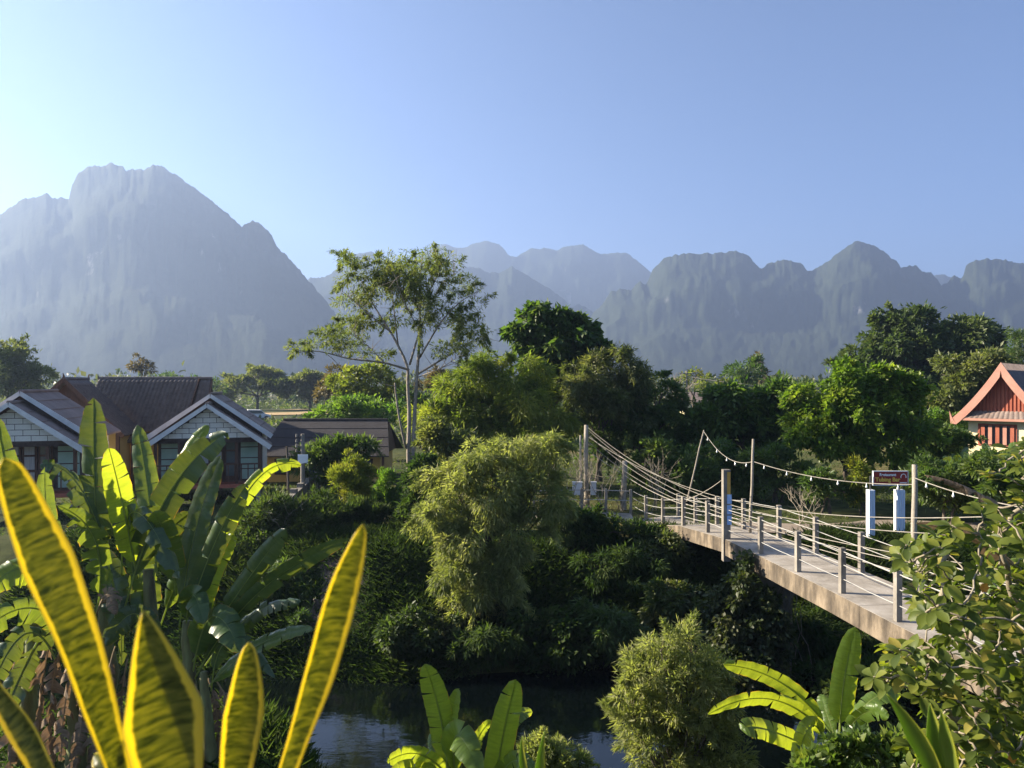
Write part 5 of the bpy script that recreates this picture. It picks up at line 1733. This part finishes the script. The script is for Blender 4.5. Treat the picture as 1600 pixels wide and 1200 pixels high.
B = 8.6
banana_plant('banana_plant', 'large banana clump with many upright and torn leaves in front of the bungalows', 270, B, [
    ((155, 900), (148, 770), (146, 622), 52, 20, {'d1': -.2, 'torn': .12, 'kind': 'banana_shaded'}),
    ((215, 905), (194, 800), (170, 700), 48, -20, {'d1': -.6, 'torn': .1}),
    ((245, 900), (233, 780), (214, 664), 42, 15, {'d1': .5, 'torn': .1}),
    ((195, 950), (262, 775), (356, 676), 56, 8, {'d1': -.3, 'torn': .25, 'kind': 'banana_shaded'}),
    ((240, 900), (278, 740), (326, 664), 36, 30, {'d1': .5, 'torn': .2}),
    ((280, 980), (305, 830), (345, 712), 44, 25, {'d1': .1, 'torn': .08}),
    ((285, 990), (335, 850), (386, 756), 42, 12, {'d1': -.3, 'torn': .2, 'kind': 'banana_shaded'}),
    ((300, 980), (385, 770), (471, 728), 34, -25, {'d1': .5, 'torn': .35}),
    ((275, 930), (262, 850), (240, 800), 44, 10, {'d1': -.5, 'torn': .1}),
    ((300, 1010), (330, 900), (366, 835), 38, 20, {'d1': -.1, 'torn': .1}),
    ((290, 1050), (370, 930), (447, 826), 44, 5, {'d1': -.5, 'torn': .2, 'kind': 'banana_shaded'}),
    ((300, 1070), (400, 930), (545, 842), 36, -25, {'d1': -.6, 'torn': .25}),
    ((300, 1060), (330, 965), (376, 1020), 56, 15, {'d1': -.9, 'torn': .25}),
    ((310, 1090), (400, 1010), (490, 984), 30, 35, {'d1': -.5, 'torn': .2}),
    ((290, 990), (300, 930), (318, 975), 40, 0, {'d1': -.6, 'torn': .15}),
    ((180, 930), (130, 770), (62, 726), 44, -20, {'d1': -.3, 'torn': .65}),
    ((190, 900), (210, 800), (280, 905), 44, 25, {'d1': -.7, 'torn': .6}),
    ((150, 960), (150, 850), (90, 790), 50, 15, {'d1': -.6, 'torn': .5}),
    ((130, 990), (60, 890), (-30, 930), 58, -15, {'d1': -.5, 'torn': .3}),
    ((120, 1010), (50, 950), (-40, 1000), 50, 20, {'d1': -.7, 'torn': .35}),
    ((100, 950), (30, 800), (-5, 650), 46, 20, {'d1': -.2, 'torn': .2}),
    ((140, 960), (85, 870), (70, 730), 44, -25, {'d1': .4, 'torn': .2}),
    ((170, 1000), (180, 920), (145, 850), 54, 20, {'d1': .3, 'torn': .3}),
    ((230, 1000), (225, 900), (205, 830), 54, -20, {'d1': .4, 'torn': .2}),
    ((250, 1040), (215, 960), (165, 1010), 46, 10, {'d1': -.4, 'torn': .4}),
    ((90, 1040), (40, 990), (-20, 1090), 50, 10, {'d1': -.6, 'torn': .4}),
    ((330, 1080), (360, 1000), (430, 1060), 34, 20, {'d1': -.3, 'torn': .3}),
    ((120, 1020), (130, 1100), (110, 1210), 40, 10, {'d1': -.5, 'torn': .8, 'dry': True}),
    ((100, 1000), (80, 1090), (85, 1200), 40, 60, {'d1': -.4, 'torn': .9, 'dry': True}),
    ((260, 1030), (245, 1100), (255, 1190), 36, 30, {'d1': -.4, 'torn': .9, 'dry': True}),
    ((300, 1060), (318, 1130), (310, 1210), 36, -30, {'d1': -.3, 'torn': .9, 'dry': True}),
    ((180, 1010), (165, 1100), (180, 1200), 40, -40, {'d1': -.4, 'torn': .9, 'dry': True}),
    ((335, 1060), (360, 1120), (355, 1210), 30, 40, {'d1': -.2, 'torn': .9, 'dry': True}),
    ((150, 960), (170, 925), (180, 960), 34, 30, {'d1': -.5, 'torn': .7, 'dry': True}),
] + [((bx, by), (mx, my), (tx, ty), w_, rl, {'d0': dz, 'd1': dz - .3, 'torn': tr, 'dry': dr, 'kind': kd}) for bx, by, mx, my, tx, ty, w_, rl, dz, tr, dr, kd in [
    (90, 960, 60, 860, 40, 780, 46, 20, .5, .4, False, 'banana_shaded'), (200, 960, 240, 860, 300, 800, 46, -20, .6, .3, False, 'banana_shaded'), (320, 1040, 395, 960, 470, 940, 34, 30, .4, .4, False, 'banana_shaded'),
    (150, 1000, 110, 930, 40, 900, 50, 10, .3, .5, False, 'banana_shaded'), (250, 980, 290, 890, 330, 880, 46, 20, .7, .3, False, 'banana'), (60, 1000, 30, 1060, -10, 1150, 50, 10, .1, .5, False, 'banana_shaded'),
    (240, 1010, 200, 940, 190, 1040, 40, 20, .2, .6, False, 'banana_shaded'), (130, 1000, 105, 1080, 95, 1190, 44, 20, -.2, 1.1, True, 'banana'), (150, 1010, 150, 1100, 140, 1215, 44, -20, -.1, 1.1, True, 'banana'),
    (85, 980, 65, 1080, 60, 1200, 44, 50, 0, 1.1, True, 'banana'), (230, 1040, 215, 1120, 220, 1215, 40, 0, .1, 1.1, True, 'banana'), (280, 1050, 285, 1130, 275, 1215, 40, 40, .1, 1.1, True, 'banana'),
    (325, 1060, 340, 1130, 335, 1215, 36, -20, .1, 1.1, True, 'banana'), (200, 1030, 190, 1120, 205, 1215, 40, 60, .2, 1.1, True, 'banana'), (30, 1000, 20, 1100, 15, 1210, 44, 0, .2, 1.1, True, 'banana'), (360, 1085, 385, 1130, 390, 1210, 30, 10, 0, 1.0, True, 'banana')]], [(170, 1150, .13, 165, 890, B + .2), (250, 1150, .13, 232, 890, B + .1), (300, 1170, .12, 293, 970, B), (120, 1160, .12, 118, 950, B - .1), (330, 1190, .09, 318, 1050, B - .2), (40, 1150, .12, 60, 900, B + .3)], seed=1)
banana_plant('banana_plant', 'young banana plant at bottom centre in front of the water', 710, 7.8, [
    ((700, 1215), (688, 1120), (664, 1038), 46, 15, {'d1': -.2, 'torn': .1}),
    ((702, 1220), (702, 1140), (717, 1076), 30, 30, {'d1': -.1, 'torn': .06}),
    ((765, 1290), (782, 1170), (806, 1062), 50, -12, {'d1': -.2, 'torn': .06}),
    ((705, 1225), (660, 1180), (605, 1190), 34, 35, {'d1': -.6, 'torn': .2}),
    ((705, 1225), (650, 1200), (610, 1215), 30, 0, {'d1': -.9, 'torn': .2}),
    ((715, 1240), (712, 1150), (752, 1210), 52, 15, {'d1': -.8, 'torn': .15}),
    ((735, 1230), (742, 1165), (768, 1126), 26, -40, {'d1': .3, 'torn': .1}),
    ((770, 1200), (800, 1130), (832, 1112), 26, 20, {'d1': .5, 'torn': .1}),
    ((695, 1220), (678, 1170), (676, 1145), 20, 10, {'d1': .4, 'torn': .1}),
    ((770, 1250), (800, 1190), (840, 1215), 36, 10, {'d1': -.5, 'torn': .2}),
], [(705, 1300, .07, 702, 1225, 7.8), (768, 1300, .07, 766, 1250, 7.8)], seed=2, young='banana_sunlit')
banana_plant('banana_plant', 'sunlit young banana plant below the bridge with one tall upright leaf', 1300, 7.6, [
    ((1312, 1150), (1318, 1070), (1336, 980), 44, -10, {'d1': -.1, 'torn': .08}),
    ((1302, 1150), (1225, 1070), (1130, 1038), 34, 30, {'d1': -.2, 'torn': .15}),
    ((1304, 1170), (1215, 1095), (1106, 1116), 30, 40, {'d1': -.5, 'torn': .15}),
    ((1290, 1180), (1200, 1140), (1160, 1142), 36, -20, {'d1': -.7, 'torn': .15, 'dm': -.2}),
    ((1290, 1165), (1266, 1135), (1243, 1205), 34, 20, {'d1': -.5, 'torn': .12}),
    ((1315, 1160), (1360, 1095), (1408, 1086), 40, 25, {'d1': .2, 'torn': .25}),
    ((1315, 1160), (1350, 1115), (1388, 1122), 30, -20, {'d1': -.4, 'torn': .2}),
    ((1310, 1165), (1290, 1110), (1284, 1085), 24, 10, {'d1': .3, 'torn': .1}),
], [(1310, 1290, .07, 1310, 1160, 7.6), (1280, 1290, .05, 1292, 1180, 7.6)], seed=3, young='banana_sunlit')
for k, (px, d, lab, sc) in enumerate([(1500, 31, 'small banana plant left of the cream house wall', 1.0), (1545, 29.5, 'banana plant below the shuttered window', 1.1), (1585, 28.5, 'dark banana plant at the right edge below the cream house', 1.2)]):
    rs = RS(70 + k)
    lv = []
    for j in range(9):
        a = -75 + j * 18 + rs.uniform(-8, 8)
        ln = rs.uniform(34, 52) * sc
        bx, by = px, 748
        tx = px + math.sin(math.radians(a)) * ln; ty = 748 - math.cos(math.radians(a)) * ln
        mx = px + math.sin(math.radians(a * .6)) * ln * .55; my = 748 - math.cos(math.radians(a * .6)) * ln * .6
        lv.append(((bx, by), (mx, my), (tx, ty), 16 * sc, rs.uniform(-40, 40), {'d1': rs.uniform(-1, 1), 'torn': .12}))
    banana_plant('banana_plant', lab, px, d, lv, [(px, 790, .12, px, 730, d)], seed=10 + k)

# dying banana plant that reaches through the shrub on the right
banana_plant('banana_plant', 'withered banana plant with brown leaves drooping through the right hand shrub', 1650, 6.6, [
    ((1660, 985), (1560, 868), (1432, 818), 32, 35, {'dry': True, 'torn': .6, 'd1': -.4}),
    ((1660, 900), (1560, 790), (1445, 742), 26, -50, {'dry': True, 'torn': 1.3, 'd1': .3}),
    ((1650, 1080), (1590, 1075), (1510, 1140), 40, 20, {'dry': True, 'torn': 1.0, 'd1': -.5}),
    ((1640, 1000), (1580, 960), (1500, 1010), 40, 40, {'dry': True, 'torn': .9, 'd1': -.2}),
    ((1660, 960), (1600, 880), (1545, 930), 44, -15, {'torn': .5, 'd1': -.2}),
], [(1665, 1200, .13, 1660, 950, 6.6)], seed=4)

# ------------------------------------------------------------------ shrub on the right: every large leaf is a leaf
def obovate(name, L, W, curl):
    n = 7
    t = np.linspace(0, 1, n)
    w = W / 2 * np.sin(np.pi * np.clip(t, 0, 1) ** 1.35) ** .75
    w[0] = .0015; w[-1] = .001
    V = []; R = []
    for i in range(n):
        z = -curl * L * t[i] ** 2
        V += [(-w[i], t[i] * L, z + w[i] * .35), (0, t[i] * L, z), (w[i], t[i] * L, z + w[i] * .35)]
    Fc = []
    for i in range(n - 1):
        for c in (0, 1):
            Fc.append([i * 3 + c, i * 3 + c + 1, (i + 1) * 3 + c + 1, (i + 1) * 3 + c])
    return np.array(V), np.array(Fc)


def shrub_leaf_mat(name, c0, c1):
    return leafmat(name, [c0, c1], .38, .5, .25, gain=2.1)


def leafy_shrub():
    base = np.array([4.35, 5.6, float(H(4.35, 5.6))])
    e = empty('leafy_shrub', base, 'glossy broad leaved shrub filling the right edge before the bridge', 'shrub')
    rs = RS(91)
    # leaf whorls fill the outline the shrub has in front of the bridge
    poly = np.array([(1600, 690), (1560, 700), (1535, 725), (1548, 760), (1500, 800), (1470, 812), (1420, 830), (1388, 858), (1400, 885), (1440, 905), (1425, 945), (1435, 975),
                     (1400, 1000), (1370, 1010), (1358, 1050), (1362, 1085), (1410, 1090), (1440, 1110), (1420, 1150), (1380, 1180), (1380, 1210), (1640, 1230), (1700, 1000), (1690, 690)], float)

    def inside(x, y):
        c = False
        for i in range(len(poly)):
            x1, y1 = poly[i]; x2, y2 = poly[i - 1]
            if (y1 > y) != (y2 > y) and x < (x2 - x1) * (y - y1) / (y2 - y1) + x1:
                c = not c
        return c
    tips = []
    while len(tips) < 450:
        x = rs.uniform(1355, 1690); y = rs.uniform(690, 1225)
        if inside(x, y) and not (rs.rand() < .50 and 1500 < x < 1600 and 860 < y < 1040) and not (y < 880 and rs.rand() < .45):
            dd = rs.uniform(4.4, 6.4)
            tips.append(at(x, y, dd))
    tips = np.array(tips)
    # branches: trunk limbs to hubs, hubs to twigs
    hubs = np.array([at(1640, 1120, 5.6), at(1560, 1090, 5.3), at(1500, 1130, 5.0), at(1600, 960, 5.6), at(1520, 980, 5.3), at(1470, 960, 5.2), at(1560, 850, 5.5), at(1480, 860, 5.3), at(1600, 780, 5.6), at(1430, 1080, 5.1), at(1640, 880, 5.8)])
    mb = MB()
    nodes = [base + np.array([0, 0, -.1])]
    par = {}
    allp = [(h, .03) for h in hubs] + [(t, .008) for t in tips]
    allp.sort(key=lambda q: np.linalg.norm(q[0] - base) - (.6 if q[1] > .02 else 0))
    link_to = []
    for q, r in allp:
        N_ = np.array(nodes)
        dd = np.linalg.norm(N_ - q, axis=1) + .35 * np.maximum(0, N_[:, 2] - q[2]) + np.where(np.arange(len(N_)) == 0, 0, 0)
        k = int(np.argmin(dd))
        P, R = limb(nodes[k] - base, q - base, max(r * .9, .0075), max(r * .5, .0035), rs, 6, .03, .08)
        mb.tube(P, R, 5)
        link_to.append(nodes[k]); nodes.append(q)
    mb.build('stem', M['twig'], e, True)
    # leaves in whorls at the twig ends
    pos = []; dirs = []; nor = []; size = []
    for t in tips:
        k = np.argmin(np.linalg.norm(hubs - t, axis=1))
        ax = nrm(nrm(t - hubs[k]) * .6 + np.array([0, -.1, .7]) + rs.normal(size=3) * .25)
        s = nrm(np.cross(ax, [.3, .9, .1])); u = np.cross(ax, s)
        for j in range(rs.randint(5, 9)):
            a = j * 2.4 + rs.rand()
            rad = math.cos(a) * s + math.sin(a) * u
            el = rs.uniform(-.1, .75)
            d_ = nrm(rad * math.cos(el) + ax * math.sin(el))
            pos.append(t - ax * rs.uniform(0, .05)); dirs.append(d_)
            nor.append(nrm(ax * math.cos(el) - rad * math.sin(el) + rs.normal(size=3) * .2)); size.append(rs.uniform(.65, 1.2))
    pos = np.array(pos); dirs = np.array(dirs); nor = np.array(nor); size = np.array(size)
    px = 800 + F * pos[:, 0] / pos[:, 1]; py = 600 - F * (pos[:, 2] - CZ) / pos[:, 1]
    vis = (px < 1600) & (py < 1200)
    order = np.argsort(-(size / pos[:, 1]) * vis)
    kinds = []
    for (c0, c1) in (((.065, .088, .015), (.105, .13, .020)), ((.10, .125, .018), (.175, .185, .03)), ((.036, .056, .012), (.062, .085, .016)), ((.20, .18, .035), (.28, .23, .05))):
        V, Fc = obovate('leaf', .115, .058, rs.uniform(.1, .35))
        mt = shrub_leaf_mat('shrub_leaf', c0, c1)
        kinds.append((V, Fc, mt, np_mesh('leaf', V, Fc, {'rnd': V[:, 1] / .115}, True, [mt])))
    pick = rs.choice(4, len(pos), p=[.38, .26, .30, .06])
    for i in order[:300]:
        o = link('leaf', kinds[pick[i]][3], None, e)
        y = dirs[i]; x = nrm(np.cross(y, nor[i])); z = np.cross(x, y)
        m = Matrix(((x[0], y[0], z[0], 0), (x[1], y[1], z[1], 0), (x[2], y[2], z[2], 0), (0, 0, 0, 1)))
        m = Matrix.Translation(Vector((pos[i] - base).tolist())) @ m @ Matrix.Scale(float(size[i]), 4)
        o.matrix_local = m
    VV = []; FF = []; RR = []; MI = []; nn = 0
    for i in order[300:]:
        V, Fc = kinds[pick[i]][:2]
        y = dirs[i]; x = nrm(np.cross(y, nor[i])); z = np.cross(x, y)
        VV.append((V * size[i]) @ np.stack([x, y, z]) + pos[i] - base); FF.append(Fc + nn); nn += len(V)
        RR.append(V[:, 1] / .115); MI.append(np.full(len(Fc), pick[i]))
    me = np_mesh('foliage', np.concatenate(VV), np.concatenate(FF), {'rnd': np.concatenate(RR)}, True, [k[2] for k in kinds], np.concatenate(MI))
    fo = link('foliage', me, None, e); fo['kind'] = 'stuff'
    # orange blossoms at the foot
    for (x, y) in ((1545, 1190), (1580, 1185), (1537, 918)):
        c = at(x, y, 4.9) - base
        mb = MB()
        for j in range(6):
            a = j * 1.05
            v = np.array([math.cos(a), -.3, math.sin(a)]) * .035
            s2 = np.array([-math.sin(a), 0, math.cos(a)]) * .016
            mb.add([c, c + v * .6 + s2, c + v, c + v * .6 - s2], [[0, 1, 2, 3]])
        mb.build('flower', M['petal'], e)


M['petal'] = surf('petal', [(.55, .22, .03), (.72, .34, .05)], 20, .6)
leafy_shrub()
veg('low_bush', 'round leaved bush at the foot of the sunlit banana plant', 'bush', 1345, 6.6,
    [(1310, 1190, 40, 22), (1370, 1180, 40, 26), (1420, 1200, 40, 30), (1270, 1205, 30, 18)], 2600, .085, .055, 'lf_shrub', 470, trunk_r=.02, stems=4, cl=.09, droop=-.2, shell=.2)

# ------------------------------------------------------------------ terrace edge with potted plants (just below the picture)
tb = MB(); tb.box((-3.2, -3.0, .0), (3.2, .45, 3.0)); tag(tb.build('terrace', M['concrete']), kind='structure')
tb = MB(); tb.box((-3.2, .46, .0), (3.2, 1.75, 3.42)); tag(tb.build('terrace_ledge', M['concrete']), kind='structure')


def snake_leaf(parent, o0, pts, d0, d1, wpx, roll, seed, cup=.35, tippow=.55):
    """pts base..tip in pixels; strap leaf, channelled across"""
    P = np.array([at(p[0], p[1], d0 + (d1 - d0) * k / (len(pts) - 1)) for k, p in enumerate(pts)])
    n = 40
    q = np.linspace(0, len(P) - 1, n)
    if len(P) == 3:
        Q = bez(P[0], 2 * P[1] - .5 * (P[0] + P[2]), P[2], n)
    else:
        Q = np.stack([np.interp(q, np.arange(len(P)), P[:, k]) for k in range(3)], 1)
        for _ in range(6):
            Q[1:-1] = (Q[:-2] + 2 * Q[1:-1] + Q[2:]) / 4
    T = nrm(np.gradient(Q, axis=0))
    view = nrm(np.array([0, 0, CZ]) - Q.mean(0))
    S = nrm(np.cross(T, view)); N = np.cross(S, T)
    r = math.radians(roll)
    tw = np.linspace(-.12, .12, n)[:, None]
    S, N = S * np.cos(r + tw) + N * np.sin(r + tw), N * np.cos(r + tw) - S * np.sin(r + tw)
    t = np.linspace(0, 1, n)
    w = wpx / F * d0 / 2 * np.interp(t, [0, .3, .5, .7, 1], [.35, .62, .85, 1, 1]) * np.clip((1 - t) / .32, 0, 1) ** tippow
    w = np.maximum(w, .0006)
    u = np.linspace(-1, 1, 15)
    rs = RS(seed)
    V = []
    for i in range(n):
        wav = .05 * math.sin(i * .5 + seed) * w[i]
        for c in u:
            V.append(Q[i] + S[i] * c * w[i] * math.cos(cup * c) + N[i] * (w[i] * cup * c * c + wav * c))
    V = np.array(V) - o0
    i = np.arange(n * 15).reshape(n, 15)
    Fc = np.stack([i[:-1, :-1], i[:-1, 1:], i[1:, 1:], i[1:, :-1]], -1).reshape(-1, 4)
    Ln = np.linalg.norm(np.diff(Q, axis=0), axis=1).sum()
    me = np_mesh('leaf', V, Fc, {'u': np.tile(u, n), 'v': np.repeat(t, 15) * Ln / .5 + seed * 1.7}, True, [M['snake']])
    lo = link('leaf', me, None, parent)
    sm = lo.modifiers.new('thickness', 'SOLIDIFY'); sm.thickness = .0012; sm.offset = 0
    return lo


def pot(parent, x, y, z0, z1, r):
    mb = MB(); mb.tube([(x, y, z0), (x, y, z0 + (z1 - z0) * .8), (x, y, z0 + (z1 - z0) * .82), (x, y, z1)], [r * .75, r * .96, r * 1.06, r * 1.08], 20)
    mb.build('pot', M['terracotta'], parent, False)
    MB().tube([(x, y, z1 - .03), (x, y, z1 + .006)], [r * .95, r * .95], 18).build('soil', M['soil'], parent)


o0 = np.array([-.30, .74, 3.42])
sp = empty('snake_plant', o0, 'potted snake plant with yellow edged mottled leaves close to the camera', 'potted plant')
SL = [([(250, 1450), (185, 1210), (155, 1117), (121, 1005), (75, 892), (36, 800), (6, 716)], .74, .70, 80, -26, 1, .35),
      ([(300, 1470), (275, 1300), (262, 1200), (246, 1080), (224, 954)], .68, .66, 122, -14, 2, .8),
      ([(345, 1470), (358, 1300), (370, 1180), (383, 1090), (389, 1004)], .78, .80, 66, -12, 3, .5),
      ([(370, 1480), (440, 1220), (490, 1070), (528, 930), (567, 820)], .74, .70, 66, -38, 4, .5),
      ([(200, 1460), (100, 1260), (40, 1140), (-60, 1000)], .72, .78, 52, 40, 5, .5),
      ([(330, 1470), (180, 1230), (155, 1190), (148, 1180)], .90, .95, 26, 30, 14, .5)]
for pts, a, b_, w, rl, sd_, tpw in SL:
    snake_leaf(sp, o0, pts, a, b_, w, rl, sd_, .35, tpw)
pot(sp, 0, 0, 0, .60, .17)
o0 = np.array([.93, 1.45, 3.42])
sp = empty('spiky_plant', o0, 'yellow-green strap leaved plant at the bottom edge below the shrub', 'potted plant')
for pts, a, b_, w, rl, sd_ in [([(1500, 1330), (1455, 1190), (1385, 1084)], 1.5, 1.45, 34, 20, 6), ([(1505, 1330), (1472, 1200), (1453, 1098)], 1.5, 1.5, 34, 0, 7),
                               ([(1512, 1330), (1492, 1200), (1470, 1108)], 1.48, 1.42, 30, 35, 8), ([(1520, 1330), (1530, 1250), (1560, 1215)], 1.46, 1.4, 30, 10, 9)]:
    snake_leaf(sp, o0, pts, a, b_, w, rl, sd_, .5, .9).data.materials[0] = M['strap']  if 'strap' in M else M['snake']
pot(sp, -.02, .05, 0, .26, .13)
o0 = np.array([.05, 1.5, 3.42])
sp = empty('spiky_plant', o0, 'thin pointed yellow-green leaf tips at the bottom edge beside the centre banana', 'potted plant')
for pts, a, b_, w, rl, sd_ in [([(845, 1330), (822, 1220), (816, 1150)], 1.5, 1.5, 14, 20, 11), ([(848, 1330), (843, 1230), (851, 1142)], 1.5, 1.48, 18, 0, 12), ([(850, 1330), (870, 1260), (885, 1220)], 1.5, 1.5, 16, 0, 13)]:
    snake_leaf(sp, o0, pts, a, b_, w, rl, sd_, .5, .9).data.materials[0] = M['strap']
pot(sp, 0, .0, 0, .26, .12)

# ------------------------------------------------------------------ haze
def haze():
    mb = MB()
    mb.box((-7900, -1000, -9.5), (7900, 7700, 592))
    m = bpy.data.materials.new('haze')
    m.use_nodes = True
    nt = m.node_tree
    nt.nodes.remove(nt.nodes['Principled BSDF'])
    v = nt.nodes.new('ShaderNodeVolumePrincipled')
    v.inputs['Color'].default_value = (.41, .55, .86, 1)
    v.inputs['Density'].default_value = HAZE
    v.inputs['Anisotropy'].default_value = HAZE_G
    nt.links.new(v.outputs[0], nt.nodes['Material Output'].inputs['Volume'])
    o = mb.build('haze', m)
    tag(o, kind='stuff')


HAZE, HAZE_G = 3.9e-4, .40
haze()
